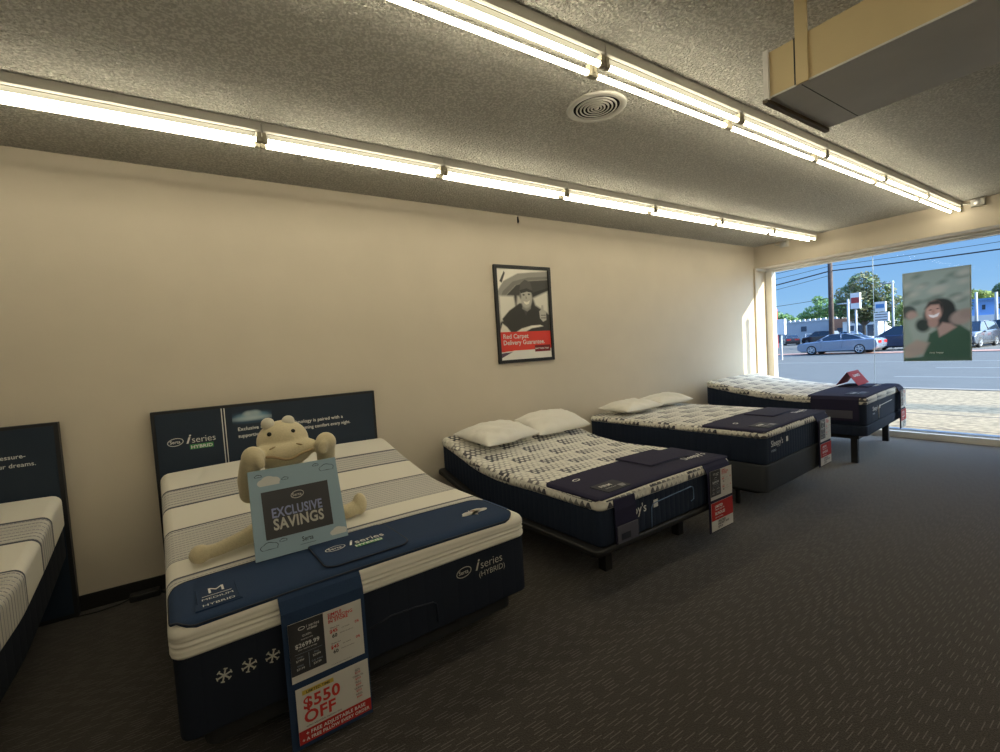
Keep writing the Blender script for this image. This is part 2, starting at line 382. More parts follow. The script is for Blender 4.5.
    def rect(s, o, xd, yd, x0, x1, y0, y1, m, lift=.001):
        o, xd, yd = Vector(o), Vector(xd).normalized(), Vector(yd).normalized(); nn = xd.cross(yd)*lift
        s.add([o+xd*x0+yd*y0+nn, o+xd*x1+yd*y0+nn, o+xd*x1+yd*y1+nn, o+xd*x0+yd*y1+nn], [(0, 1, 2, 3)], m)
    def build(s, name, parent=None, off=(0, 0, 0), bevel=0, normals=True, seg=2):
        me = bpy.data.meshes.new(name)
        ox, oy, oz = off
        me.from_pydata([(x-ox, y-oy, z-oz) for x, y, z in s.v], [], s.f)
        for m in s.m: me.materials.append(m)
        me.polygons.foreach_set('material_index', s.mi); me.polygons.foreach_set('use_smooth', s.sm)
        me.update()
        if normals:
            bm = bmesh.new(); bm.from_mesh(me)
            bmesh.ops.remove_doubles(bm, verts=bm.verts, dist=1e-5)
            bmesh.ops.recalc_face_normals(bm, faces=bm.faces); bm.to_mesh(me); bm.free()
        o = bpy.data.objects.new(name, me); C.objects.link(o)
        if parent: o.parent = parent
        if bevel:
            b = o.modifiers.new('bevel', 'BEVEL'); b.width = bevel; b.segments = seg; b.limit_method = 'ANGLE'; b.angle_limit = .7
        return o
def thing(name, label, cat, loc=(0, 0, 0), rz=0, group=None):
    o = bpy.data.objects.new(name, None); C.objects.link(o); o.empty_display_size = .1
    o.location = loc; o.rotation_euler = (0, 0, rz); o['label'] = label; o['category'] = cat
    if group: o['group'] = group
    return o
def struct(o): o['kind'] = 'structure'; return o
def tag(o, label, cat, group=None, kind=None):
    o['label'] = label; o['category'] = cat
    if group: o['group'] = group
    if kind: o['kind'] = kind
    return o
def copy_tree(o, parent=None):
    c = o.copy(); C.objects.link(c); c.parent = parent
    for ch in list(o.children): copy_tree(ch, c)
    return c

# rounded rectangle plan grid
def plan(hw, hl, rc, nx, ny):
    """grid of (x, y) over a rounded rectangle, y centred"""
    def spread(h, n, r):
        k = 4
        a = [-h+r*(1-math.cos(PI/2*i/k)) for i in range(k)] if r > 1e-6 else []
        lo = -h+r
        mid = [lo+(2*(h-r))*i/n for i in range(n+1)]
        return a+mid+[-q for q in a[::-1]]
    X = spread(hw, nx, rc); Y = spread(hl, ny, rc); out = []
    for y in Y:
        row = []
        for x in X:
            ax, ay = abs(x)-(hw-rc), abs(y)-(hl-rc)
            if rc > 1e-6 and ax > 0 and ay > 0:
                a, b = ax/rc, ay/rc; mm = max(a, b); l = math.hypot(a, b); f = mm/l
                row.append((math.copysign(hw-rc+ax*f, x), math.copysign(hl-rc+ay*f, y)))
            else: row.append((x, y))
        out.append(row)
    return out
def slab(mb, x0, x1, y0, y1, rc, layers, m, nx=14, ny=24, mats=None, smooth=True):
    """stack of rounded rectangles; layers = [(inset, zfunc(x, y)), ...] from bottom to top, both ends capped"""
    cx, cy, hw, hl = (x0+x1)/2, (y0+y1)/2, (x1-x0)/2, (y1-y0)/2
    def grid(i):
        ins, zf = layers[i]
        if callable(ins):
            g = plan(hw, hl, rc, nx, ny); gg = []
            for r in g:
                gg.append([])
                for x, y in r:
                    k = ins(x+cx, y+cy); l = math.hypot(x/hw, y/hl) or 1
                    gg[-1].append((x*(1-k/hw), y*(1-k/hl)))
            g = gg
        else: g = plan(hw-ins, hl-ins, max(rc-ins, .004), nx, ny)
        return [[(x+cx, y+cy, zf(x+cx, y+cy)) for x, y in r] for r in g]
    def ring(g):
        R, K = len(g), len(g[0])
        return [g[0][k] for k in range(K)]+[g[r][K-1] for r in range(1, R)]+[g[R-1][k] for k in range(K-2, -1, -1)]+[g[r][0] for r in range(R-2, 0, -1)]
    rings = [ring(grid(i)) for i in range(len(layers))]
    n = len(rings[0]); vs = [p for r in rings for p in r]; fs = []
    for i in range(len(rings)-1):
        for k in range(n): fs.append((i*n+k, i*n+(k+1) % n, (i+1)*n+(k+1) % n, (i+1)*n+k))
    mb.add(vs, fs, m, smooth)
    for i, flip in ((0, True), (len(layers)-1, False)):
        g = grid(i); R, K = len(g), len(g[0]); vv = [p for r in g for p in r]
        ff = [(r*K+k, r*K+k+1, (r+1)*K+k+1, (r+1)*K+k) for r in range(R-1) for k in range(K-1)]
        if flip: ff = [f[::-1] for f in ff]
        mb.add(vv, ff, m, smooth)
def rounded_layers(zb, zt, rb, rt, k=5, crown=None):
    L = []
    for i in range(k+1):
        a = PI/2*i/k
        L.append((rb*(1-math.sin(a)), (lambda o: lambda x, y: zb(x, y)+o)(rb*(1-math.cos(a)))))
    for i in range(k+1):
        a = PI/2*i/k
        L.append((rt*(1-math.cos(a)), (lambda o: lambda x, y: zt(x, y)-o)(rt*(1-math.sin(a)))))
    return L

# ------------------------------------------------------------------ room shell
XW, HF, ZC = 8.30, 7.90, 3.01       # glass plane, header front, ceiling
XB, YR = -4.2, -8.6
b = MB(); b.box(XB, 8.42, YR, .12, -.12, 0, CARPET); struct(b.build('floor'))
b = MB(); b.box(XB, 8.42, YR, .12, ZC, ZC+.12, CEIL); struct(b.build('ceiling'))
b = MB(); b.box(XB, 8.42, 0, .12, 0, ZC, W_PAINT); struct(b.build('wall_left'))
b = MB(); b.box(XB-.12, XB, YR, .12, 0, ZC, W_PAINT); struct(b.build('wall_front'))
b = MB(); b.box(XB, 8.42, YR-.12, YR, 0, ZC, W_PAINT); struct(b.build('wall_right'))
b = MB(); b.box(HF, 8.42, YR, 0, 2.66, ZC, W_PAINT); b.box(8.2, 8.42, YR, -3.95, 0, 2.66, W_PAINT); struct(b.build('wall_back'))
b = MB(); b.box(XB, HF, -.012, 0, 0, .105, BASEBOARD); struct(b.build('baseboard_left', bevel=.003))
# corner trim and reveal at the end of the left wall
b = MB(); b.box(7.86, 7.945, -.028, 0, 0, 2.66, W_PAINT); struct(b.build('trim_1', bevel=.004))
b = MB(); b.box(7.89, 8.30, -.03, 0, 2.625, 2.66, W_WHITE); b.box(8.2, 8.3, -3.95, -.03, 2.635, 2.66, W_WHITE); struct(b.build('trim_2', bevel=.003))
b = MB(); b.box(8.18, 8.42, -3.95, 0, 0, .085, W_WHITE); b.box(8.26, 8.36, -3.95, 0, .085, .11, SILVER); struct(b.build('trim_3', bevel=.004))
# window: frame and two panes meeting at a thin joint
fr = MB()
fr.box(8.24, 8.36, -.105, -.0, .11, 2.64, W_WHITE); fr.box(8.27, 8.36, -3.95, -.105, 2.60, 2.66, W_WHITE); fr.box(8.255, 8.275, -.10, -.06, .11, 2.6, FIX)
wf = struct(fr.build('window_1', bevel=.004))
p = MB(); p.box(8.30, 8.308, -1.472, -.105, .11, 2.60, GLASS); o = p.build('pane', wf)
p = MB(); p.box(8.30, 8.308, -3.95, -1.482, .11, 2.60, GLASS); o = p.build('pane', wf)
p = MB(); p.box(8.298, 8.310, -1.479, -1.475, .11, 2.60, mat('clear sealant joint', (.35, .42, .46, 1), .4)); o = p.build('glass_joint', wf)
# outside, out of view: wall and post added to shape the sun patch indoors
b = MB(); b.box(8.42, 9.27, -4.15, -3.95, -.13, 3.6, W_PAINT); struct(b.build('sun_blocker_wall'))
b = MB(); b.box(9.41, 9.50, -4.08, -3.99, -.13, 3.35, W_WHITE); struct(b.build('sun_blocker_post'))

# ------------------------------------------------------------------ ceiling lights
def fixture():
    L = 1.215
    r = thing('fluorescent_light', '', 'ceiling light')
    m = MB()
    m.prism([(0, -.058, .0), (0, -.058, -.050), (0, -.050, -.057), (0, .050, -.057), (0, .058, -.050), (0, .058, 0)], (L, 0, 0), FIX)
    m.box(.03, L-.03, -.046, .046, -.0610, -.0575, mat('aged grey reflector', (.09, .088, .07, 1), .6)); m.build('housing', r)
    for s in (-1, 1):
        m = MB(); m.tube([(.03, s*.040, -.100), (L-.03, s*.040, -.100)], .0125, TUBE, 14); m.build('tube', r)
        for x in (.012, L-.012):
            m = MB(); m.box(x-.011, x+.011, s*.040-.014, s*.040+.014, -.114, -.060, SOCKET)
            m.lathe([(0, -.016), (.017, -.016), (.017, .016), (0, .016)], (x, s*.040, -.100), SOCKET, 14, 0)
            m.build('lamp_socket', r)
    return r
proto = fixture()
names = ['nearest the window', 'second from the window', 'third from the window', 'fourth from the window', 'fifth from the window', 'sixth from the window', 'seventh from the window', 'eighth from the window']
for row, (x_end, y, n, txt) in enumerate(((7.78, -.925, 8, 'wall side row'), (7.90, -2.44, 7, 'row beside the duct'), (6.2, -5.0, 7, 'added row behind the duct'), (6.2, -7.0, 7, 'added row farthest from beds'))):  # last two rows are out of view, added to brighten the room
    for k in range(n):
        o = proto if (row == 0 and k == 0) else copy_tree(proto)
        o.location = (x_end-1.22*(k+1), y, ZC-.0005)
        if row == 1: o.location.x -= .01
        o['label'] = 'lit twin tube strip light, %s, in the %s' % (names[k], txt)
        o['group'] = 'fluorescent strip lights along the ' + txt

# round ceiling diffuser
v = thing('ceiling_vent', 'round white ceiling air diffuser with concentric rings', 'vent', (2.19, -2.04, ZC))
m = MB(); m.lathe([(.181, 0), (.181, -.006), (.172, -.012), (.145, -.012), (.140, -.004), (.140, 0)], (0, 0, 0), FIX, 48); m.build('rim', v)
m = MB(); m.lathe([(.0001, -.0015), (.140, -.0015)], (0, 0, 0), mat('dark vent void', (.004, .004, .004, 1), .9, spec=.1), 40); m.build('duct_opening', v)
for i, r in enumerate((.119, .096, .073, .050, .030)):
    m = MB(); m.lathe([(r+.0045, -.004), (r+.0045, -.0100), (r-.0045, -.0115), (r-.0045, -.009)], (0, 0, 0), FIX, 48); m.build('ring', v)
m = MB(); m.lathe([(.016, -.004), (.013, -.011), (.0001, -.013)], (0, 0, 0), FIX, 24); m.build('hub', v)

# suspended duct
d = thing('air_duct', 'tan boxed air duct with grey underside hung below the ceiling', 'air duct', (2.224, -3.03, 2.6))
m = MB(); m.box(0, .008, -5.2, 0, .002, .19, DUCT_TAN); m.box(.008, .60, -5.2, 0, .17, .178, DUCT_TAN); m.box(.592, .60, -5.2, 0, .002, .17, DUCT_TAN); m.build('side_panel', d)
m = MB(); m.box(.0, .60, -5.2, .0, -.006, .002, DUCT_GREY); m.box(.008, .592, -.135, -.131, -.0068, -.006, BLACK); m.build('bottom_panel', d, bevel=.001)
m = MB(); m.box(.0, .60, .0, .012, .0, .178, DUCT_GREY); m.box(-.012, .0, -.01, .012, -.012, .2, DUCT_GREY); m.box(-.012, .61, -.004, .018, -.022, -.006, mat('rusty flange', (.16, .12, .08, 1), .7)); m.build('end_flange', d)
m = MB(); m.box(-.010, -.001, -.165, -.118, -.006, .409, DUCT_TAN); m.build('hanger_strap', d, bevel=.001)
m = MB(); m.box(-.005, -.0005, -.115, -.11, .0, .19, BLACK); m.build('seam', d)
m = MB(); m.box(.30, .34, -1.4, -1.36, .178, .409, DUCT_TAN); m.build('hanger_strap', d)

# electrical boxes on the header
for (y, z, lab) in ((-.485, 2.955, 'small grey junction box on the header, by the light row near the long wall'), (-2.64, 2.960, 'grey junction box with round knockout on the header, nearer the poster')):
    j = thing('junction_box', lab, 'junction box', (HF, y, z), 0, 'junction boxes on the window header')
    m = MB(); m.box(-.055, 0, -.06, .06, -.045, .040, FIX); m.build('box', j, bevel=.006)
    m = MB(); m.lathe([(.0001, -.004), (.030, -.004), (.034, 0)], (-.055, 0, 0), SILVER, 20, 0); m.build('cover_disc', j)
    m = MB(); m.tube([(-.025, .06, .0), (-.025, .13, .01), (-.02, .15, .04)], .009, FIX, 8); m.build('conduit', j)
m = MB(); m.tube([(0, 0, .04), (-.0, -.012, .02), (0, -.018, -.01), (0, -.006, -.022), (0, -.004, -.005)], .005, BLACK_METAL, 8)
m.box(-.008, .008, -.004, 0, -.02, .045, BLACK_METAL)
o = m.build('wall_hook', off=(0, 0, 0)); o.location = (3.06, -.001, 2.95); tag(o, 'small dark hook high on the cream wall under the ceiling', 'hook')

# ------------------------------------------------------------------ print helper (pictures laid out as coloured grids)
def picture(name, nx, ny, bgc, shapes, P0, XD, YD, material, parent, off=(0, 0, 0), soften=1.0):
    """P0 lower-left corner, XD/YD full edge vectors; shapes in 0..1 units (x right, y up)"""
    P0, XD, YD = Vector(P0), Vector(XD), Vector(YD)
    asp = YD.length/XD.length
    xs = (np.arange(nx)+.5)/nx; ys = (np.arange(ny)+.5)/ny
    X, Y = np.meshgrid(xs, ys)
    img = np.zeros((ny, nx, 3)); img[:] = np.array(bgc[:3])
    rs = np.random.RandomState(3)
    for s in shapes:
        soft = s[-1]*soften; col = np.array(s[-2][:3])
        if s[0] == 'e':
            _, cx, cy, rx, ry, rot = s[:6]; c, k = math.cos(rot), math.sin(rot)
            dx, dy = X-cx, (Y-cy)*asp; u = dx*c+dy*k; w = -dx*k+dy*c
            dd = (np.sqrt((u/rx)**2+(w/(ry*asp))**2)-1)*min(rx, ry*asp)
        else:
            pts = [(x, y*asp) for x, y in s[1]]; px, py = X, Y*asp
            dd = np.full(X.shape, 1e9); ins = np.zeros(X.shape, bool)
            for i in range(len(pts)):
                (ax, ay), (bx, by) = pts[i], pts[(i+1) % len(pts)]
                ex, ey = bx-ax, by-ay; t = np.clip(((px-ax)*ex+(py-ay)*ey)/(ex*ex+ey*ey+1e-12), 0, 1)
                dd = np.minimum(dd, np.hypot(px-ax-t*ex, py-ay-t*ey))
                cr = ((ay > py) != (by > py)) & (px < (bx-ax)*(py-ay)/(by-ay+1e-12)+ax); ins ^= cr
            dd = np.where(ins, -dd, dd)
        a = np.clip(.5-dd/max(soft, 1e-4), 0, 1)[..., None]
        img = img*(1-a)+col*a
    vs = [P0+XD*(i/nx)+YD*(j/ny) for j in range(ny+1) for i in range(nx+1)]
    fs = [(j*(nx+1)+i, j*(nx+1)+i+1, (j+1)*(nx+1)+i+1, (j+1)*(nx+1)+i) for j in range(ny) for i in range(nx)]
    me = bpy.data.meshes.new(name); me.from_pydata([tuple(p-Vector(off)) for p in vs], [], fs); me.materials.append(material)
    ca = me.color_attributes.new('print', 'FLOAT_COLOR', 'CORNER')
    arr = np.ones((ny*nx, 4, 4)); arr[:, :, :3] = img.reshape(-1, 1, 3)
    ca.data.foreach_set('color', arr.ravel().astype(np.float32))
    o = bpy.data.objects.new(name, me); C.objects.link(o); o.parent = parent
    return o

# framed poster on the long wall
fp = thing('framed_poster', 'black framed poster of a smiling driver over a red band', 'poster', (3.075, -.001, 1.42))
FWD, FHT = .76, 1.045
m = MB()
for (x0, x1, z0, z1) in ((-FWD/2, FWD/2, 0, .034), (-FWD/2, FWD/2, FHT-.034, FHT), (-FWD/2, -FWD/2+.034, .034, FHT-.034), (FWD/2-.034, FWD/2, .034, FHT-.034)):
    m.box(x0, x1, -.028, 0, z0, z1, BLACK)
m.build('frame', fp, bevel=.002)
g = lambda v: srgb(v, v*.98, v*.92)
sh = [('p', [(0, .5), (0, .75), (.12, .86), (.4, .95), (1, .99), (1, 1), (0, 1)], g(238), .02),
      ('p', [(0, .6), (.1, .75), (.3, .86), (.6, .91), (1, .93), (1, .90), (.6, .875), (.34, .82), (.17, .72), (.05, .55)], g(120), .01),
      ('p', [(.04, .5), (.17, .71), (.36, .82), (.62, .87), (1, .89), (1, .28), (.0, .28)], g(62), .015),
      ('p', [(.03, .42), (.03, .70), (.30, .70), (.33, .56), (.25, .48)], g(225), .04),
      ('p', [(.34, .56), (.37, .70), (.46, .70), (.46, .58)], g(205), .04),
      ('p', [(.68, .68), (.98, .76), (.98, .50), (.72, .60)], g(225), .04),
      ('p', [(.66, .74), (1, .80), (1, .77), (.68, .70)], g(40), .01),
      ('p', [(.05, .86), (.14, .97), (.16, .95), (.09, .84)], g(70), .01),
      ('p', [(.06, .45), (.2, .54), (.40, .62), (.62, .63), (.80, .52), (.90, .44), (.86, .28), (.20, .28)], g(58), .02),
      ('p', [(.44, .60), (.52, .48), (.62, .62)], g(75), .015),
      ('p', [(.45, .56), (.50, .70), (.66, .68), (.62, .56), (.55, .53)], g(140), .02),
      ('e', .545, .685, .115, .115, 0, g(185), .03),
      ('e', .50, .66, .05, .06, 0, g(185), .05), ('e', .59, .70, .045, .05, 0, g(190), .05),
      ('p', [(.41, .74), (.44, .84), (.53, .885), (.64, .86), (.68, .74), (.55, .77)], g(78), .01),
      ('p', [(.42, .765), (.44, .73), (.56, .75), (.68, .74), (.68, .76), (.56, .79)], g(45), .01),
      ('e', .495, .715, .022, .009, 0, g(50), .012), ('e', .60, .722, .022, .009, 0, g(50), .012),
      ('p', [(.535, .71), (.56, .675), (.53, .672)], g(135), .01),
      ('p', [(.485, .645), (.55, .635), (.615, .655), (.59, .615), (.54, .605), (.50, .62)], g(235), .006),
      ('e', .43, .70, .02, .03, 0, g(120), .02),
      ('p', [(.30, .30), (.42, .34), (.62, .37), (.80, .375), (.86, .36), (.62, .34), (.45, .29)], g(228), .015),
      ('p', [(.80, .45), (.79, .53), (.83, .55), (.84, .60), (.88, .60), (.885, .54), (.93, .52), (.93, .43), (.86, .41)], g(190), .01),
      ('p', [(.82, .49), (.92, .49), (.92, .48), (.82, .48)], g(105), .008), ('p', [(.82, .46), (.92, .46), (.92, .45), (.82, .45)], g(105), .008),
      ('p', [(.0, .30), (.06, .40), (.14, .36), (.24, .28), (0, .28)], g(232), .02),
      ('p', [(0, 0), (1, 0), (1, .30), (0, .30)], srgb(236, 232, 224), .004),
      ('p', [(0, .085), (0, .305), (1, .305), (1, .105), (.3, .10)], srgb(222, 66, 54), .004),
      ('p', [(0, .02), (0, .075), (.22, .085), (.1, .05)], srgb(88, 66, 84), .006),
      ('p', [(.66, .075), (.66, .145), (.98, .145), (.98, .075)], srgb(120, 26, 30), .004)]
picture('print', 110, 150, g(150), sh, (-FWD/2+.034, -.012, .034), (FWD-.068, 0, 0), (0, 0, FHT-.068), mat_print('poster print', .35), fp)
m = MB()
m.text('Red Carpet', .070, (-.31, -.0125, .262), (1, 0, 0), (0, 0, 1), WHITE_INK, bold=.012)
m.text('Delivery Guarantee.', .070, (-.31, -.0125, .195), (1, 0, 0), (0, 0, 1), WHITE_INK, bold=.012, fit=.56)
m.text('MATTRESS FIRM', .026, (.115, -.0125, .132), (1, 0, 0), (0, 0, 1), WHITE_INK, bold=.02)
m.build('lettering', fp, normals=False)

# translucent family poster on the glass
gp = thing('window_poster', 'green tinted poster of a laughing family stuck on the window glass', 'poster', (8.29, -2.155, 1.066))
t_ = lambda r, g_, b_: srgb(r*.86, g_*.83, b_*.84)
sh = [('p', [(0, .5), (0, 1), (1, 1), (1, .5)], t_(150, 158, 138), .25)]
rnd = random.Random(4)
for k in range(16):
    x, y = rnd.random(), .62+.36*rnd.random()
    sh.append(('e', x, y, .06, .018, .35, t_(108, 118, 102), .05))
for k in range(12): sh.append(('e', rnd.random(), .66+.32*rnd.random(), .06, .02, .2, t_(176, 172, 150), .06))
sh += [('p', [(0, .0), (0, .62), (.2, .58), (.45, .40), (.3, .1), (.2, 0)], t_(140, 150, 126), .05),
       ('e', .07, .56, .13, .07, .2, t_(72, 78, 68), .03), ('e', .13, .52, .09, .05, 0, t_(170, 140, 120), .04),
       ('p', [(.05, .45), (.3, .52), (.5, .40), (.45, .24), (.15, .22)], t_(152, 158, 136), .04),
       ('e', .30, .40, .11, .075, .2, t_(52, 60, 52), .04),
       ('e', .57, .55, .215, .135, -.2, t_(48, 50, 46), .03), ('e', .68, .44, .17, .12, -.6, t_(50, 52, 48), .04),
       ('e', .385, .50, .075, .07, 0, t_(56, 56, 50), .04), ('e', .47, .545, .125, .115, -.1, t_(186, 146, 124), .03), ('e', .41, .53, .03, .03, 0, t_(204, 162, 138), .05), ('e', .55, .545, .03, .03, 0, t_(204, 160, 136), .05),
       ('p', [(.33, .58), (.40, .655), (.54, .67), (.62, .62), (.60, .50), (.55, .62), (.43, .62)], t_(56, 54, 48), .03),
       ('e', .42, .565, .022, .006, .2, t_(80, 62, 54), .01), ('e', .53, .575, .022, .006, .1, t_(80, 62, 54), .01),
       ('p', [(.39, .515), (.47, .505), (.555, .53), (.53, .49), (.46, .475), (.41, .49)], t_(238, 228, 214), .008),
       ('e', .46, .545, .016, .016, 0, t_(170, 124, 104), .02),
       ('e', .46, .42, .08, .05, 0, t_(170, 132, 112), .03),
       ('e', .86, .46, .16, .075, .5, t_(158, 136, 118), .04), ('e', .94, .50, .1, .05, .3, t_(150, 128, 110), .04),
       ('p', [(.30, .05), (.40, .30), (.62, .38), (.85, .38), (1, .30), (1, 0), (.2, 0)], t_(60, 84, 62), .03),
       ('p', [(.52, .36), (.60, .42), (.72, .40), (.80, .36), (.66, .30), (.55, .26)], t_(172, 140, 120), .03),
       ('p', [(0, .16), (.2, .24), (.40, .20), (.30, .08), (.1, .03), (0, .05)], t_(160, 140, 118), .04),
       ('p', [(0, 0), (0, .03), (.5, .05), (1, .02), (1, 0)], t_(66, 86, 66), .02)]
picture('print', 90, 160, t_(140, 146, 126), sh, (0, .334, 0), (0, -.668, 0), (0, 0, 1.205), mat_print('translucent poster print', .5, .55), gp, soften=1.6)
m = MB(); m.text('sleep happy', .03, (-.001, -.0, .10), (0, -1, 0), (0, 0, 1), CLOUD_W, 'CENTER', bold=.01, lift=.001)
m.build('lettering', gp, normals=False)
m = MB()
for (y0, y1, z0, z1) in ((-.342, -.332, -.006, 1.211), (.332, .342, -.006, 1.211), (-.332, .332, 1.204, 1.211), (-.332, .332, -.006, .001)):
    m.box(-.002, .003, y0, y1, z0, z1, mat('clear film edge', (.35, .42, .38, 1), .4))
m.build('border', gp)

# power adapter and cord on the carpet
a = thing('power_adapter', 'black power adapter block on the carpet by the baseboard', 'power adapter', (-.40, -.075, 0))
m = MB(); m.box(-.085, .085, -.035, .035, .001, .048, BLACK); m.build('case', a, bevel=.008)
m = MB(); m.tube([(-.085, 0, .02), (-.14, -.01, .008), (-.25, -.03, .006), (-.36, -.02, .006)], .004, BLACK, 8); m.build('cord', a)
m = MB(); m.tube([(.085, 0, .02), (.105, -.006, .006), (.12, -.012, .006)], .004, BLACK, 8); m.build('cord', a)
exec_after = []

# ------------------------------------------------------------------ beds
def smooth_interp(xs, ys):
    X = np.linspace(xs[0]-.3, xs[-1]+.3, 400); Y = np.interp(X, xs, ys)
    k = np.ones(31)/31; Y2 = np.convolve(np.pad(Y, 15, mode='edge'), k, 'valid')
    return lambda t: float(np.interp(t, X, Y2))
class Bed:
    def __init__(s, cx, yh, w, L, th, ztop, t_top, t_core, raise_pts, rt=.05, crown=.012):
        s.cx, s.yh, s.w, s.L, s.th, s.zt, s.tt, s.tc, s.rt, s.cr = cx, yh, w, L, th, ztop, t_top, t_core, rt, crown
        s.R = smooth_interp(*zip(*raise_pts))
    def root(s, name, label, cat, z, group=None):
        o = thing(name, label, cat, (s.cx, s.yh, z), s.th, group); o['_z'] = z; return o
    def r(s, y): return s.R(-y)
    def surf(s, x, y):
        hw = s.w/2; d = max(0, min(hw-abs(x), s.L+y)); drop = 0
        if d < s.rt: drop = s.rt-math.sqrt(max(0, s.rt**2-(s.rt-d)**2))
        return s.zt+s.r(y)-drop+s.cr*max(0, 1-(x/hw)**2)
def foot_w(b, y): return max(0, min(1, (-y-(b.L-.30))/.2))
def mattress(b, label, topmat, coremat, puffs=3, group='display mattresses along the wall', wide=.008):
    z0 = b.zt-b.tt-b.tc
    r = b.root('mattress', label, 'mattress', z0, group); hw = b.w/2; off = (0, 0, z0)
    c = MB()
    zb = lambda x, y: z0+b.r(y); zt = lambda x, y: b.zt-b.tt+b.r(y)+.004
    slab(c, -hw+wide, hw-wide, -b.L+wide, -wide, .045, rounded_layers(zb, zt, .015, .004, 4), coremat, 6, 30)
    c.build('border', r, off)
    m = MB(); T = b.tt; rb = .018; rt = b.rt; L = []
    for i in range(4):
        a = PI/2*i/3; L.append((rb*(1-math.sin(a)), (lambda o: lambda x, y: b.zt-T+b.r(y)+o)(rb*(1-math.cos(a)))))
    n = 4*puffs
    if T-rb-rt > .02 and puffs:
        for i in range(1, n):
            h = rb+(T-rb-rt)*i/n; gmag = .012*(1-abs(math.sin(PI*i/4)))
            L.append(((lambda k: lambda x, y: k*foot_w(b, y))(gmag), (lambda o: lambda x, y: b.zt-T+b.r(y)+o)(h)))
    for i in range(6):
        a = PI/2*i/5
        L.append((rt*(1-math.cos(a)), (lambda o: lambda x, y: b.zt+b.r(y)-o+b.cr*max(0, 1-(x/hw)**2))(rt*(1-math.sin(a)))))
    slab(m, -hw, hw, -b.L, 0, .055, L, topmat, 22, 60)
    m.build('quilted_top', r, off)
    return r, off
def drape(mb, pts, x0, x1, th, m, nseg=1):
    """strip following (y, z) points, extruded from x0 to x1, with thickness towards the outside"""
    P = [Vector((0, y, z)) for y, z in pts]; n = len(P); out = []
    for i in range(n):
        d = (P[min(i+1, n-1)]-P[max(i-1, 0)]).normalized(); nn = Vector((0, d.z, -d.y))
        out.append(P[i]+nn*th)
    vs = []
    for x in (x0, x1):
        vs += [(x, p.y, p.z) for p in P]+[(x, p.y, p.z) for p in out]
    N = 2*n; fs = []
    for i in range(n-1):
        fs += [(i, i+1, N+i+1, N+i), (n+i, N+n+i, N+n+i+1, n+i+1), (i, n+i, n+i+1, i+1), (N+i, N+i+1, N+n+i+1, N+n+i)]
    fs += [(0, N, N+n, n), (n-1, n+n-1, N+n+n-1, N+n-1)]
    mb.add(vs, fs, m, False)
def sheet(mb, b, x0, x1, y0, y1, rc, m, lift=.004, th=.006, nx=26, ny=12):
    slab(mb, x0, x1, y0, y1, rc, [(0, lambda x, y: b.surf(x, y)+lift), (0, lambda x, y: b.surf(x, y)+lift+th*.7), (.004, lambda x, y: b.surf(x, y)+lift+th)], m, nx, ny)
XA, ZA, YA = (1, 0, 0), (0, 0, 1), (0, 1, 0)
def logo_oval(m, c, size, xd, yd, ink, lift=.0015):
    """oval badge with a word inside; size = oval height"""
    c = Vector(c); xd_, yd_ = Vector(xd), Vector(yd)
    m.oval(c, size*.86, size*.5, size*.075, xd, yd, ink, tilt=.12, lift=lift)
    m.text('Serta', size*.56, c-xd_*size*.60-yd_*size*.17, xd, yd, ink, bold=.015, lift=lift, sx=.92)
def card_prices(parent, off, x0, x1, z0, z1, y, dark=True):
    m = MB(); w, h = x1-x0, z1-z0; o = (x0, y, z0)
    m.box(x0, x1, y, y+.002, z0, z1, CARD_WHITE)
    m.rect((x0, y, z0), XA, ZA, 0, w*.46, h*.12, h, CARD_DARK, .0006)
    def T(s, fx, fz, sz, ink, bold=0, al='LEFT'): m.text(s, sz*h, (x0+w*fx, y, z0+h*fz), XA, ZA, ink, al, bold=bold)
    m.oval((x0+w*.17, y, z0+h*.88), w*.045, h*.03, w*.008, XA, ZA, WHITE_INK)
    T('i series', .23, .865, .075, WHITE_INK); T('HYBRID', .24, .815, .045, WHITE_INK, .02)
    T('QUEEN', .23, .735, .045, WHITE_INK, 0, 'CENTER'); T('mattress only', .23, .68, .035, WHITE_INK, 0, 'CENTER')
    T('$2699.99', .23, .565, .10, WHITE_INK, .02, 'CENTER'); T('after instant savings', .23, .515, .038, WHITE_INK, 0, 'CENTER')
    m.rect((x0, y, z0), XA, ZA, w*.06, w*.42, h*.46, h*.464, CLOUD_G, .001); m.rect((x0, y, z0), XA, ZA, w*.235, w*.24, h*.18, h*.44, CLOUD_G, .001)
    for fx, s, p_ in ((.12, 'TWIN', '$1999'), (.34, 'FULL', '$2499')):
        T(s, fx, .39, .04, CLOUD_G, 0, 'CENTER'); T(p_, fx, .335, .05, CLOUD_W, .01, 'CENTER')
    for fx, s, p_ in ((.12, 'KING', '$3199'), (.34, 'CAL KING', '$3199')):
        T(s, fx, .25, .04, CLOUD_G, 0, 'CENTER'); T(p_, fx, .195, .05, CLOUD_W, .01, 'CENTER')
    for i, s in enumerate(('SIMPLE', 'FINANCING', 'IN STORE')): T(s, .52, .90-.06*i, .075, RED_INK, .03)
    for k, zz in enumerate((.60, .32)):
        T('Queen size', .54, zz+.08, .035, BLACK_INK); T('$45', .53, zz, .085, RED_INK, .03); T('per month', .70, zz+.02, .032, BLACK_INK)
        T('60', .56, zz-.09, .085, BLACK_INK, .03); T('months no interest', .67, zz-.06, .030, BLACK_INK)
        T('0%', .89, zz+.02, .06, RED_INK, .03)
    T('See store for details on financing offers', .52, .04, .022, BLACK_INK)
    return m.build('price_card', parent, off, normals=False)
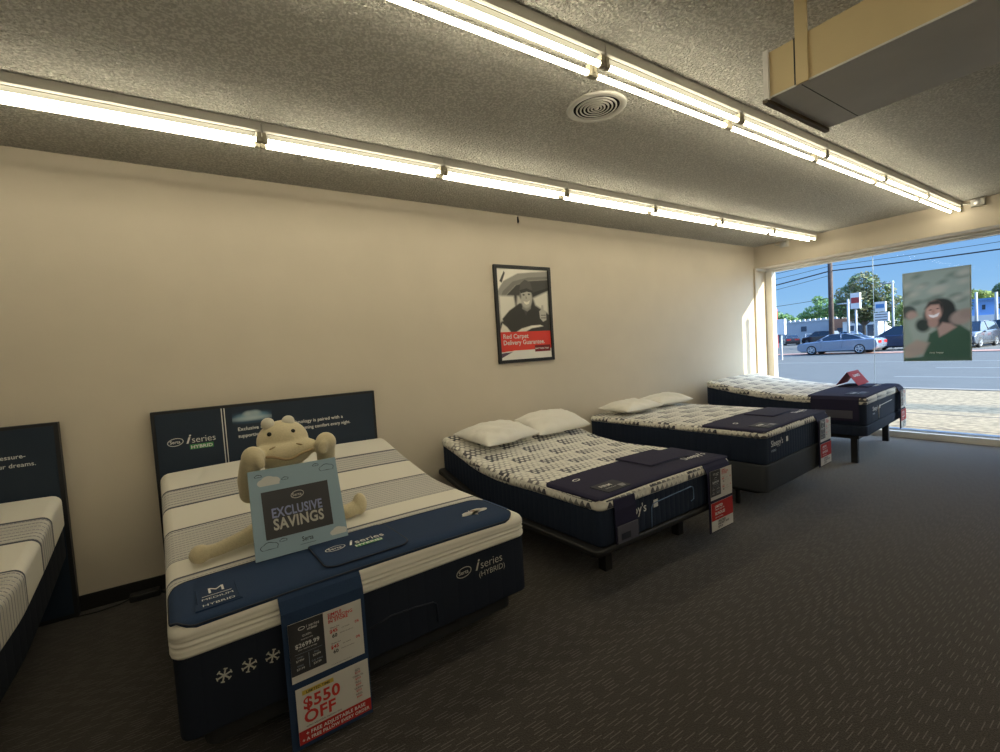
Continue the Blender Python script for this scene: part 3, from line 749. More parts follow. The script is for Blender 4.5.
def card_offer(parent, off, x0, x1, z0, z1, y):
    m = MB(); w, h = x1-x0, z1-z0
    m.box(x0, x1, y, y+.002, z0, z1, CARD_WHITE); m.rect((x0, y, z0), XA, ZA, 0, w, 0, h*.24, CARD_RED, .0006)
    m.rect((x0, y, z0), XA, ZA, w*.08, w*.50, h*.86, h*.94, YELLOW_INK, .0006)
    def T(s, fx, fz, sz, ink, bold=0, al='LEFT', sx=1): m.text(s, sz*h, (x0+w*fx, y, z0+h*fz), XA, ZA, ink, al, bold=bold, sx=sx)
    T('LIMITED TIME', .29, .875, .065, BLACK_INK, .02, 'CENTER')
    T('$550', .08, .60, .30, RED_INK, .028); T('OFF', .08, .345, .30, RED_INK, .028)
    T('select adjustable mattress sets', .10, .275, .05, BLACK_INK)
    for i, s in enumerate(('SIZE', 'TWIN XL', 'FULL', 'QUEEN', 'KING')): T(s, .84, .86-.115*i, .05, BLACK_INK, 0, 'CENTER'); T('$%d' % (250+100*i), .84, .81-.115*i, .05, RED_INK, .01, 'CENTER')
    T('+ FREE ADJUSTABLE BASE', .5, .135, .09, WHITE_INK, .02, 'CENTER'); T('+ A FREE PILLOW EVERY ORDER', .5, .04, .08, WHITE_INK, .02, 'CENTER')
    return m.build('offer_card', parent, off, normals=False)
def card_red(parent, off, x0, x1, z0, z1, y):
    m = MB(); w, h = x1-x0, z1-z0
    m.box(x0, x1, y, y+.002, z0, z1, CARD_WHITE); m.rect((x0, y, z0), XA, ZA, 0, w, h*.37, h, CARD_RED, .0006)
    def T(s, fx, fz, sz, ink, bold=0, al='LEFT'): m.text(s, sz*h, (x0+w*fx, y, z0+h*fz), XA, ZA, ink, al, bold=bold)
    T('LIMITED', .16, .80, .13, WHITE_INK, .03); T('TIME SAVINGS ON', .16, .71, .07, WHITE_INK, .01); T('BUNDLES', .16, .55, .14, WHITE_INK, .03); T('plus free delivery', .16, .44, .07, WHITE_INK, .01)
    T('100% FREE', .28, .26, .10, BLACK_INK, .03); T('DELIVERY AND', .28, .17, .10, BLACK_INK, .03); T('SETUP', .28, .06, .10, BLACK_INK, .03)
    return m.build('offer_card', parent, off, normals=False)
def banner(parent, off, b, x0, x1, zbot, fabric, yf, cards):
    zt = b.zt; m = MB()
    pts = [(-b.L+.16, zt+.017), (-b.L+.06, zt+.016), (-b.L+.02, zt+.006), (-b.L-.010, zt-.025), (yf+.004, zt-.07), (yf, zt-.12), (yf, zbot)]
    drape(m, pts, x0, x1, -.006, fabric)
    bo = m.build('hanging_banner', parent, off)
    f = yf-.0085
    cards(bo, f)
    return bo

# ---- bed with cream banded mattress and plush toy (nearest complete bed)
A = Bed(.560, -.105, 1.62, 1.985, .050, .650, .125, .305, [(0, .215), (.45, .105), (.93, .01), (1.3, 0), (2.2, 0)], .045)
mr, off = mattress(A, 'cream mattress with navy cords on the second bed from the left, carrying the plush toy', BANDED, NAVY_CORE)
m = MB(); fy = -A.L+.0065
for i, x in enumerate((-.655, -.572, -.490)):
    m = MB()
    for k in range(3):
        a = PI/3*k+.26; ca, sa = math.cos(a)*.025, math.sin(a)*.025
        m.obox((x, fy, .417), (ca, 0, sa), (-sa*.10, 0, ca*.10), (0, .0008, 0), CREAM_INK)
        for s in (-1, 1): m.obox((x+s*ca*.96, fy, .417+s*sa*.96), (-sa*.26, 0, ca*.26), (ca*.08, 0, sa*.08), (0, .0008, 0), CREAM_INK)
    m.build('snowflake_emblem', mr, off, normals=False)
m = MB()
logo_oval(m, (.395, fy, .452), .052, XA, ZA, CREAM_INK)
m.text('i', .08, (.462, fy, .437), XA, ZA, CREAM_INK, shear=.35, bold=.02); m.text('series', .063, (.494, fy, .437), XA, ZA, CREAM_INK, bold=-.010)
m.text('(HYBRID)', .042, (.482, fy, .395), XA, ZA, CREAM_INK, bold=-.012)
m.build('lettering', mr, off, normals=False)
m = MB(); m.tube([(-.10, fy, .365), (.0, fy-.001, .385), (.12, fy-.002, .378), (.215, fy-.002, .366), (.232, fy-.002, .350), (.232, fy-.002, .262)], .003, PIPE_DARK, 6)
m.build('pocket_piping', mr, off)

def frame_base(b, label, x0, x1, y0, y1, z0, z1, legs, m_, lr=.028, ridge=False, square=False, group='bed bases along the wall', name='bed_base'):
    r = b.root(name, label, 'bed base', 0, group)
    m = MB(); slab(m, x0, x1, y0, y1, .05, rounded_layers(lambda x, y: z0+b.r(y), lambda x, y: z1+b.r(y), .012, .012, 3), m_, 4, 30); m.build('platform', r)
    for x, y in legs:
        m = MB(); top = z0+b.r(y)+.006
        if square: m.box(x-lr, x+lr, y-lr, y+lr, 0.001, top, BLACK)
        else: m.lathe([(0, 0.001), (lr*.85, .001), (lr, .02), (lr, top), (0, top)], (x, y, 0), BLACK, 18)
        m.build('leg', r, bevel=.003 if square else 0)
    return r
frame_base(A, 'black bed base with short round legs under the banded mattress carrying the plush toy', -.73, .73, -A.L+.07, -.02, .125, .217, [(-.5, -1.62), (.47, -1.62), (-.5, -.35), (.5, -.35)], BASE_DK)

def headboard(cx, w, label, z1=1.277):
    r = thing('headboard', label, 'headboard', (cx, -.058, 0), 0, 'navy printed headboards against the wall')
    m = MB(); m.box(-w/2, w/2, -.027, .027, .003, z1, HB_EDGE); m.box(-w/2+.022, w/2-.022, -.030, -.0265, .03, z1-.02, HB_NAVY); m.build('panel', r, bevel=.003)
    return r
hb = headboard(.519, 1.585, 'navy headboard with green HYBRID box and cloud, behind the plush toy')
m = MB(); fy = -.0305; ox = -.519
logo_oval(m, (-.145+ox, fy, 1.050), .056, XA, ZA, WHITE_INK)
m.text('i', .092, (-.085+ox, fy, 1.032), XA, ZA, WHITE_INK, shear=.35, bold=.02); m.text('series', .066, (-.050+ox, fy, 1.032), XA, ZA, WHITE_INK, bold=-.008)
m.rect((0, fy, 0), XA, ZA, -.062+ox, .082+ox, .985, 1.020, GREEN_INK, .001); m.text('HYBRID', .032, (.01+ox, fy, .9905), XA, ZA, WHITE_INK, 'CENTER', bold=.03, lift=.002, sx=1.15)
for x in (.150, .168): m.rect((0, fy, 0), XA, ZA, x+ox-.003, x+ox+.003, .5, 1.257, WHITE_INK, .001)
m.text('Exclusive carbon fiber technology is paired with a', .0375, (.245+ox, fy, 1.074), XA, ZA, WHITE_INK, bold=.014, sx=1.0)
m.text('supportive coil system for conforming comfort every night.', .0375, (.245+ox, fy, 1.022), XA, ZA, WHITE_INK, bold=.014, sx=.90)
m.build('lettering', hb, normals=False)
picture('cloud_picture', 60, 36, (.0085, .021, .042), [('e', .5, .36, .42, .22, 0, srgb(60, 100, 130), .18), ('e', .30, .38, .2, .16, 0, srgb(120, 155, 175), .1), ('e', .68, .40, .2, .17, 0, srgb(110, 150, 172), .1),
        ('e', .50, .46, .2, .22, 0, srgb(150, 175, 188), .1), ('e', .40, .56, .10, .12, 0, srgb(170, 185, 190), .08), ('e', .58, .58, .11, .12, 0, srgb(160, 178, 185), .08), ('e', .5, .3, .34, .08, 0, srgb(180, 195, 200), .1)],
        (.215+ox, fy-.0008, 1.118), (.27, 0, 0), (0, 0, .14), mat_print('cloud print', .5), hb)

# foot protector of that bed
RL = 'foot protector'
rz = A.zt
rr = A.root('foot_protector', 'navy foot protector with $550 OFF banner on the second bed from the left', RL, rz, 'foot protectors on the beds'); off = (0, 0, rz)
m = MB(); sheet(m, A, -A.w/2+.006, A.w/2-.06, -A.L+.004, -1.60, .08, RUNNER_BLUE); m.build('cover', rr, off)
edge = []
m = MB()
hw0, hw1, yy0, yy1, rc = -A.w/2+.008, A.w/2-.062, -A.L+.006, -1.602, .078
for (cx_, cy_, a0) in ((hw1-rc, yy1-rc, 0), (hw0+rc, yy1-rc, PI/2), (hw0+rc, yy0+rc, PI), (hw1-rc, yy0+rc, 1.5*PI)):
    for k in range(7): a = a0+PI/2*k/6; edge.append((cx_+rc*math.cos(a), cy_+rc*math.sin(a)))
dense = []
for i in range(len(edge)):
    (x0, y0), (x1, y1) = edge[i], edge[(i+1) % len(edge)]; n = max(1, int(math.hypot(x1-x0, y1-y0)/.06))
    for k in range(n): dense.append((x0+(x1-x0)*k/n, y0+(y1-y0)*k/n))
dense.append(dense[0])
m.tube([(x, y, A.surf(x, y)+.009) for x, y in dense], .0035, PIPE_DARK, 6, False); m.build('piping', rr, off)
m = MB(); sheet(m, A, A.w/2-.30, A.w/2-.004, -1.86, -1.625, .03, RUNNER_LIGHT, .001, .0025, 12, 6)
m.box(A.w/2-.004, A.w/2+.003, -1.84, -1.64, A.zt-.11, A.zt-.035, RUNNER_LIGHT); m.build('elastic_corner', rr, off, bevel=.001)
m = MB(); slab(m, -.255, .135, -A.L+.035, -1.615, .05, [(0, lambda x, y: A.surf(x, y)+.011), (0, lambda x, y: A.surf(x, y)+.017), (.006, lambda x, y: A.surf(x, y)+.020)], RUNNER_BLUE, 10, 8)
flap = m.build('pocket_flap', rr, off)
fe = []
for (cx_, cy_, a0) in ((.085, -1.665, 0), (-.205, -1.665, PI/2), (-.205, -A.L+.085, PI), (.085, -A.L+.085, 1.5*PI)):
    for k in range(6): a = a0+PI/2*k/5; fe.append((cx_+.05*math.cos(a), cy_+.05*math.sin(a)))
fe.append(fe[0])
m = MB(); m.tube([(x, y, A.surf(x, y)+.016) for x, y in fe], .0035, PIPE_DARK, 6, False); m.build('piping', flap, off)
m = MB(); zf = A.surf(-.06, -1.80)+.0215
logo_oval(m, (-.165, -1.775, zf), .055, XA, YA, WHITE_INK)
m.text('i', .08, (-.106, -1.790, zf), XA, YA, WHITE_INK, shear=.35, bold=.02); m.text('series', .062, (-.074, -1.790, zf), XA, YA, WHITE_INK)
m.rect((0, 0, zf), XA, YA, -.085, .045, -1.835, -1.803, GREEN_INK, .001); m.text('HYBRID', .030, (-.02, -1.830, zf), XA, YA, WHITE_INK, 'CENTER', bold=.03, lift=.002, sx=1.2)
m.build('lettering', flap, off, normals=False)
m = MB(); slab(m, -.715, -.575, -A.L+.052, -1.735, .008, [(0, lambda x, y: A.surf(x, y)+.010), (.002, lambda x, y: A.surf(x, y)+.016)], RUNNER_BLUE, 4, 4)
m.box(-.722, -.568, -A.L+.046, -A.L+.10, A.zt+.012, A.zt+.019, RUNNER_BLUE)
pt = m.build('patch', rr, off, bevel=.001)
m = MB(); zp = A.zt+.0215
m.text('M', .072, (-.645, -1.822, zp+.001), XA, YA, WHITE_INK, 'CENTER', sx=1.15); m.rect((0, 0, zp), XA, YA, -.695, -.595, -1.842, -1.838, WHITE_INK)
m.text('MEDIUM', .024, (-.645, -1.878, zp+.001), XA, YA, WHITE_INK, 'CENTER', bold=.0, sx=1.2); m.text('HYBRID', .026, (-.645, -1.930, zp+.001), XA, YA, WHITE_INK, 'CENTER', bold=.0, sx=1.2)
m.build('lettering', pt, off, normals=False)
m = MB()
for x, y, rx, ry, ink in ((.58, -1.805, .075, .022, CLOUD_W), (.61, -1.785, .045, .026, CLOUD_W), (.55, -1.795, .035, .02, CLOUD_W), (.645, -1.795, .035, .022, CLOUD_W), (.59, -1.782, .02, .012, mat('muted brown print', (.22, .12, .10, 1), .6))):
    m.oval((x, y, A.surf(x, y)+.0112), rx, ry, rx*.9, XA, YA, ink, None, .1, 28, .0006*(1+len(m.v)/300))
m.build('cloud_emblem', rr, off, normals=False)
def cardsA(bo, f):
    card_prices(bo, off, -.438, -.148, .300, .538, f); card_offer(bo, off, -.430, -.138, .045, .272, f)
banner(rr, off, A, -.456, -.130, .022, RUNNER_BLUE, -A.L-.035, cardsA)

# ---- bed cut by the left edge of the frame
B1 = Bed(-1.560, -.105, 1.62, 1.985, -.01, .620, .200, .195, [(0, .215), (.45, .105), (.93, .01), (1.3, 0), (2.2, 0)], .045)
mattress(B1, 'cream mattress with navy cords on the leftmost bed, cut off by the frame edge', BANDED, NAVY_CORE)
frame_base(B1, 'black bed base under the leftmost mattress', -.73, .73, -B1.L+.07, -.02, .125, .217, [(-.5, -1.62), (.47, -1.62), (-.5, -.35), (.5, -.35)], BASE_DK)
hb1 = headboard(-1.545, 1.60, 'navy headboard with white words about dreams, leftmost at the frame edge')
m = MB()
m.text('Exceptional cooling and pressure-', .0375, (-.905+1.545, -.0305, 1.078), XA, ZA, WHITE_INK, 'RIGHT', bold=.014)
m.text('relieving comfort, the bed of your dreams.', .0375, (-.862+1.545, -.0305, 1.025), XA, ZA, WHITE_INK, 'RIGHT', bold=.014)
m.build('lettering', hb1, normals=False)

# ---- the three beds with honeycomb printed mattresses
def rubber_runner(b, label, yb, patch, label_patch, txt, ban, flap=None, side=None, crescent=None):
    rz = b.zt; r = b.root('foot_protector', label, RL, rz, 'foot protectors on the beds'); off = (0, 0, rz); hw = b.w/2
    m = MB(); sheet(m, b, -hw+.008, hw-.008, -b.L+.010, yb, .03, RUNNER_PURPLE, .003, .007, 24, 12); m.build('cover', r, off)
    x0, x1, y0, y1 = patch
    m = MB(); slab(m, x0, x1, y0, y1, .01, [(0, lambda x, y: b.surf(x, y)+.0105), (0, lambda x, y: b.surf(x, y)+.020), (.004, lambda x, y: b.surf(x, y)+.023)], RUNNER_PURPLE, 4, 4)
    pf = m.build('pocket_flap', r, off)
    m = MB(); zc = b.surf((x0+x1)/2, y0+.01)+.013
    m.tube([(x0, y1, zc), (x0, y0, zc), (x1, y0, zc), (x1, y1, zc)], .004, PIPE_DARK, 6); m.build('piping', pf, off)
    x0, x1, y0, y1 = label_patch
    m = MB(); slab(m, x0, x1, y0, y1, .006, [(0, lambda x, y: b.surf(x, y)+.0105), (.002, lambda x, y: b.surf(x, y)+.015)], PIPE_DARK, 3, 3)
    z = b.surf((x0+x1)/2, (y0+y1)/2)+.0165; w = x1-x0
    m.text('FIRM', w*.22, (x0+w*.36, y0+(y1-y0)*.5, z), XA, YA, WHITE_INK, 'CENTER', bold=.02); m.text('comfort level', w*.085, (x0+w*.36, y0+(y1-y0)*.28, z), XA, YA, WHITE_INK, 'CENTER')
    m.rect((0, 0, z), XA, YA, x0+w*.68, x0+w*.94, y0+(y1-y0)*.12, y0+(y1-y0)*.4, mat('grey label', (.25, .25, .28, 1), .6), .0005)
    m.build('patch', r, off, normals=False)
    m = MB(); x, y, sz = txt; m.text("Sleepy's", sz, (x, y, b.surf(x+.1, y+.02)+.0125), XA, YA, WHITE_INK, bold=.012)
    if crescent:
        x, y = crescent; m.oval((x, y, b.surf(x, y)+.012), .036, .022, .010, XA, YA, WHITE_INK, None, .2)
    m.build('lettering', r, off, normals=False)
    if flap:
        fx0, fx1, fz0 = flap; m = MB()
        drape(m, [(-b.L+.10, b.zt+.010), (-b.L+.03, b.zt+.006), (-b.L-.004, b.zt-.03), (-b.L-.012, b.zt-.09), (-b.L-.012, fz0)], fx0, fx1, -.005, RUNNER_PURPLE)
        fo = m.build('corner_flap', r, off)
        m = MB(); m.box(fx0+.005, fx1-.003, -b.L-.026, -b.L-.0175, fz0+.002, fz0+.11, mat('slate fabric pocket', (.07, .07, .10, 1), .7)); m.box(fx0+.035, fx0+.12, -b.L-.0285, -b.L-.026, fz0+.02, fz0+.06, PIPE_DARK); m.build('pocket', fo, off, bevel=.001)
    if side:
        sy0, sy1, sz0 = side; m = MB()
        m.box(-hw-.010, -hw-.002, sy0, sy1, sz0, b.zt-.03, RUNNER_PURPLE)
        m.prism([(-hw-.010, sy0, b.zt-.03), (-hw-.002, sy0, b.zt-.03), (-hw+.02, sy0, b.zt-.002), (-hw+.03, sy0, b.zt+.008), (-hw+.015, sy0, b.zt+.006)], (0, sy1-sy0, 0), RUNNER_PURPLE)
        so_ = m.build('side_flap', r, off)
        m = MB(); m.box(-hw-.018, -hw-.0105, sy0+.06, sy1-.05, sz0+.03, sz0+.12, mat('slate fabric pocket', (.07, .07, .10, 1), .7)); m.build('pocket', so_, off, bevel=.001)
    bx0, bx1, bz = ban
    hgt = b.zt-.015-bz
    def cards(bo, f):
        cx0, cx1 = bx0+.012, bx1-.012; zc0 = bz+.012; zc1 = bz+hgt*.455
        card_red(bo, off, cx0, cx1, zc0, zc1, f)
        card_prices(bo, off, cx0, cx1, zc1+.022, zc1+.022+(zc1-zc0)*1.02, f)
    banner(r, off, b, bx0, bx1, bz, RUNNER_PURPLE, -b.L-.035, cards)
    return r
def sleep_letters(b, mr, off, x, z, sz, sub=True, sq=True):
    m = MB(); fy = -b.L+.0065
    m.text("Sleepy's", sz, (x, fy, z), XA, ZA, WHITE_INK, bold=.01)
    w = sz*4.1
    if sq:
        m.rect((0, fy, 0), XA, ZA, x+w, x+w+sz*.55, z, z+sz*.6, WHITE_INK, .001)
    if sub: m.text('HYBRID', sz*.36, (x, fy, z-sz*.62), XA, ZA, CLOUD_G, bold=.02)
    m.build('lettering', mr, off, normals=False)

D3 = Bed(2.640, -.105, 1.49, 2.00, .030, .622, .075, .225, [(0, .16), (.30, .09), (.60, .012), (.95, -.02), (1.4, -.005), (2.2, .0)], .04, .012)
mr, off = mattress(D3, 'honeycomb patterned mattress with bent head end, on the middle bed, third from the left', HONEY, SLEEP_CORE, 0)
sleep_letters(D3, mr, off, -.575, .452, .085)
m = MB(); fy = -D3.L+.004; m.tube([(-.255, fy, .325), (-.25, fy, .455), (-.235, fy, .478), (-.21, fy, .484), (.20, fy, .500), (.225, fy, .492), (.232, fy, .47), (.232, fy, .405), (.20, fy, .395)], .0032, PIPE_BLUE, 6); m.build('pocket_piping', mr, off)
frame_base(D3, 'thin black adjustable base with square legs under the middle bed, third from the left', -D3.w/2-.045, D3.w/2+.01, -D3.L-.005, .02, .278, .320, [(-.42, -1.72), (.45, -1.70), (-.42, -.35), (.45, -.35)], BLACK, .033, square=True)
rubber_runner(D3, 'dark purple foot protector with flap and red card banner on the middle bed', -1.49, (.03, .50, -1.79, -1.46), (-.62, -.40, -1.965, -1.80), (.36, -1.86, .085), (.362, .680, .115), flap=(-.625, -.425, .325), crescent=(-.56, -1.62))

D4 = Bed(4.53, -.105, 1.44, 1.95, .065, .735, .060, .225, [(0, 0), (1, 0), (2, 0)], .035, .008)
mr, off = mattress(D4, 'flat honeycomb patterned mattress on the fourth bed, over a grey foundation', HONEY, SLEEP_CORE, 0)
sleep_letters(D4, mr, off, -.60, .590, .075)
r = D4.root('box_foundation', 'charcoal grey fabric box foundation under the fourth bed', 'box foundation', .205)
m = MB(); slab(m, -D4.w/2+.004, D4.w/2-.004, -D4.L+.004, -.006, .06, rounded_layers(lambda x, y: .206, lambda x, y: .448, .02, .012, 4), BOX_GREY, 4, 8); m.build('box', r, (0, 0, .205))
frame_base(D4, 'low black metal bed frame under the grey foundation of the fourth bed', -.62, .62, -D4.L+.10, -.06, .165, .203, [(-.5, -1.6), (.5, -1.6), (-.5, -.4), (.5, -.4)], BLACK, .02)
rubber_runner(D4, 'dark purple foot protector with red card banner on the fourth bed', -1.38, (.0, .42, -1.72, -1.44), (-.58, -.36, -1.92, -1.75), (.34, -1.80, .085), (.355, .655, .225), crescent=(-.50, -1.60))

D5 = Bed(6.92, -.105, 1.62, 1.87, .085, .775, .085, .240, [(0, .17), (.4, .09), (.65, .05), (.9, .02), (1.2, 0), (2, 0)], .035, .010)
mr, off = mattress(D5, 'honeycomb patterned mattress with raised head end, on the bed beside the window', HONEY, SLEEP_CORE, 0)
sleep_letters(D5, mr, off, -.55, .59, .07)
m = MB(); fy = -D5.L+.004; m.tube([(-.30, fy, .48), (-.30, fy, .58), (-.28, fy, .61), (-.25, fy, .62), (.30, fy, .63)], .004, WHITE_INK, 6); m.build('pocket_piping', mr, off)
r = frame_base(D5, 'blue black adjustable base on tall square legs under the bed beside the window', -D5.w/2+.005, D5.w/2-.005, -D5.L+.005, -.02, .330, .446, [], SLEEP_CORE)
m = MB(); m.box(-.76, .80, -D5.L+.09, -.20, .285, .326, BLACK); m.box(-.76, .80, -D5.L+.09, -D5.L+.13, .326, .3285, SILVER); m.box(-.76, -.73, -D5.L+.09, -.2, .326, .3285, SILVER); m.build('rail_frame', r, bevel=.002)
for x, y in ((-.72, -D5.L+.14), (.77, -D5.L+.17), (-.72, -.4), (.77, -.4)):
    m = MB(); m.box(x-.033, x+.033, y-.033, y+.033, .001, .2845, BLACK); m.build('leg', r, bevel=.003)
rubber_runner(D5, 'dark blue foot protector with side flap on the bed beside the window', -1.28, (.14, .64, -1.66, -1.34), (-.66, -.38, -1.80, -1.62), (.32, -1.70, .085), (.52, .795, .225), side=(-1.80, -1.32, .50))

# ---- pillows
def pillow(x, y, z, w, h, t, rz, tilt, label, group, seed, lean=0.0):
    rs = random.Random(seed); n = 34
    ph = [(rs.uniform(4, 11), rs.uniform(4, 11), rs.uniform(0, 6), rs.uniform(-1, 1)) for _ in range(7)]
    def hgt(u, v):
        e = max(0, (1-abs(u)**2.6))*max(0, (1-abs(v)**2.6)); return t*.5*e**.48
    m = MB(); vs = []; N = n+1
    for s in (1, -1):
        for j in range(N):
            for i in range(N):
                u = math.sin((2*i/n-1)*PI/2); v = math.sin((2*j/n-1)*PI/2)
                px_ = u*w/2*(1-.055*(1-abs(u)**.5)-.05*(1-v*v)*abs(u)); py_ = v*h/2*(1-.06*(1-u*u)*abs(v))
                wr = sum(a*math.sin(k1*u+k2*v+p0) for k1, k2, p0, a in ph)*.0085*(1-max(abs(u), abs(v))**4)
                edge = max(abs(u), abs(v))
                crease = .024*math.sin(13*math.atan2(v, u)+seed)*max(0, edge-.55)*(1-edge)*4
                H = hgt(u, v)
                vs.append((px_, py_, s*(H+(wr+crease)*min(1, H/.03)) * (1 if s > 0 else .62)))
    fs = []
    for j in range(n):
        for i in range(n):
            a = j*N+i; fs.append((a, a+1, a+N+1, a+N)); a += N*N; fs.append((a, a+N, a+N+1, a+1))
    m.add(vs, fs, PILLOW, True)
    o = m.build('pillow'); o.location = (x, y, z); o.rotation_euler = (tilt, lean, rz); tag(o, label, 'pillow', group)
    return o
pillow(2.33, -.46, .785, .66, .50, .19, .16, .12, 'plump white pillow on the middle bed, nearer the camera', 'white pillows on the middle bed', 3, -.02)
pillow(3.04, -.41, .790, .64, .47, .20, -.06, .22, 'wrinkled white pillow on the middle bed, the one farther right', 'white pillows on the middle bed', 11, -.04)
pillow(4.24, -.42, .812, .66, .42, .15, .04, .03, 'white pillow on the fourth bed, nearer the camera', 'white pillows on the fourth bed', 5)
pillow(4.93, -.36, .812, .60, .42, .15, -.03, .03, 'white pillow on the fourth bed, farther from the camera', 'white pillows on the fourth bed', 8)

# ---- red tent card on the window bed
tcd = thing('tent_card', 'red folded tent card standing on the bed beside the window', 'tent card', (7.50, -1.48, .811), .10)
m = MB(); Lx, H, S_ = .26, .175, .125; th = .004
m.prism([(-Lx, -S_, 0), (-Lx, -S_+th, 0), (-Lx, 0, H-th), (-Lx, 0, H)], (2*Lx, 0, 0), CARD_RED)
m.prism([(-Lx, S_, 0), (-Lx, 0, H), (-Lx, 0, H-th), (-Lx, S_-th, 0)], (2*Lx, 0, 0), CARD_RED); m.build('card', tcd)
yd = Vector((0, S_, H)).normalized()
m = MB(); m.text('CLEARANCE', .05, (0, -S_*.40, H*.60-.002), XA, yd, WHITE_INK, 'CENTER', bold=.03, lift=.002); m.text('SAVE ON FLOOR MODELS', .022, (0, -S_*.66, H*.34-.006), XA, yd, WHITE_INK, 'CENTER', bold=.01, lift=.002)
m.build('lettering', tcd, normals=False)

# ---- sale sign leaning against the plush toy
sx, sy, sz = .372, -1.765, .672
sg = thing('sale_sign', 'pale blue EXCLUSIVE SAVINGS sign held by the plush toy', 'sign', (sx, sy, sz), .02)
tl = .26                                     # lean
yd = Vector((0, math.sin(tl), math.cos(tl))); nn = Vector((0, -math.cos(tl), math.sin(tl)))
SW, SH = .415, .405
m = MB(); hwB, hwT = SW/2, SW/2-.008; top = yd*SH
m.prism([Vector((-hwB, 0, 0)), Vector((hwB, 0, 0)), top+Vector((hwT, 0, 0)), top-Vector((hwT, 0, 0))], -nn*.006, SIGN_BLUE); m.build('board', sg, bevel=.001)
m = MB(); bk = Vector((0, .12, .012))
m.prism([Vector((-hwB+.001, .006, .001)), bk+Vector((-hwB+.02, .03, 0)), top+Vector((-hwT+.01, .02, -.004)), top+Vector((-hwT, .007, -.003))], (.003, 0, 0), SIGN_BLUE)
m.prism([Vector((hwB-.004, .006, .001)), bk+Vector((hwB-.02, .03, 0)), top+Vector((hwT-.01, .02, -.004)), top+Vector((hwT-.003, .007, -.003))], (.003, 0, 0), SIGN_BLUE)
m.build('side_wing', sg)
m = MB(); O = nn*.0
m.rect(O, XA, yd, -.155, .145, .083, .300, CARD_DARK, .0012); pm = m.build('printed_panel', sg, normals=False)
m = MB()
m.oval(yd*.262, .030, .018, .003, XA, yd, CREAM_INK, tilt=.12, lift=.0022); m.text('Serta', .020, Vector((-.024, 0, 0))+yd*.255, XA, yd, CREAM_INK, bold=.01, lift=.0022)
m.text('EXCLUSIVE', .060, Vector((-.008, 0, 0))+yd*.176, XA, yd, BLUE_INK, 'CENTER', bold=.028, lift=.0022, fit=.225)
m.text('SAVINGS', .070, Vector((-.006, 0, 0))+yd*.120, XA, yd, CREAM_INK, 'CENTER', bold=.030, lift=.0022, fit=.225)
m.build('lettering', pm, normals=False)
m = MB()
m.text('Serta', .030, Vector((.02, 0, 0))+yd*.040, XA, yd, BLACK_INK, 'CENTER', bold=.01, sx=.8)
m.rect(O, XA, yd, -.015, .055, .026, .0275, BLACK_INK, .0012); m.build('lettering', sg, normals=False)
def cloud(mb, cx, cy, s, fill, line):
    pts = []
    for k in range(48):
        a = 2*PI*k/48
        r = 1+.16*abs(math.sin(2.5*a+.4)); x, y = cx+s*r*math.cos(a), cy+max(-.28, .62*r*math.sin(a))*s
        pts.append(Vector((x, 0, 0))+yd*y+nn*.0012)
    if fill: mb.add(pts, [tuple(range(48))], fill)
    if line:
        c = sum(pts, Vector())/48; inn = [p+(c-p)*(.0022/max((c-p).length, .001))*1.2 for p in pts]
        mb.add(pts+inn, [(k, (k+1) % 48, 48+(k+1) % 48, 48+k) for k in range(48)], line)
for cx_, cy_, sz_, f_, l_ in ((-.115, .340, .044, CLOUD_W, None), (.165, .040, .036, CLOUD_W, None), (-.145, .050, .034, None, PIPE_DARK), (-.158, .375, .014, None, PIPE_DARK), (-.045, .345, .014, None, PIPE_DARK),
                         (.150, .358, .032, None, PIPE_DARK), (.100, .382, .013, None, PIPE_DARK), (-.085, .066, .015, None, PIPE_DARK)):
    m = MB(); cloud(m, cx_, cy_, sz_, f_, l_); m.build('printed_cloud', sg, normals=False)

# ---- generic cream plush animal behind the sign
def blend(parts, voxel, smooth_n, name, material, parent, off):
    m = MB()
    for p in parts:
        if p[0] == 'e': m.ellipsoid(p[1], p[2], material, 24, 14, p[3] if len(p) > 3 else None)
        else:
            P, Rr = p[1], p[2]
            for i in range(len(P)-1):
                a, b_ = Vector(P[i]), Vector(P[i+1]); n = max(2, int((a-b_).length/(min(Rr[i], Rr[i+1])*.35)))
                for k in range(n+1):
                    t = k/n; r = Rr[i]+(Rr[i+1]-Rr[i])*t; m.ellipsoid(a.lerp(b_, t), (r, r, r), material, 14, 8)
    o = m.build(name, None, off, normals=False)
    md = o.modifiers.new('r', 'REMESH'); md.mode = 'VOXEL'; md.voxel_size = voxel; md.use_smooth_shade = True
    ms = o.modifiers.new('s', 'SMOOTH'); ms.factor = .5; ms.iterations = smooth_n
    dg = bpy.context.evaluated_depsgraph_get(); me = bpy.data.meshes.new_from_object(o.evaluated_get(dg))
    old = o.data; o.modifiers.clear(); o.data = me; bpy.data.meshes.remove(old)
    me.materials.clear(); me.materials.append(material); me.polygons.foreach_set('use_smooth', [True]*len(me.polygons)); o.parent = parent
    return o
PX, PY, PZ = .360, -1.43, .660
pt = thing('plush_toy', 'cream stuffed toy animal with wide muzzle sitting behind the sale sign', 'plush toy', (PX, PY, PZ), .03)
rot = lambda ax, a: Matrix.Rotation(a, 3, ax)
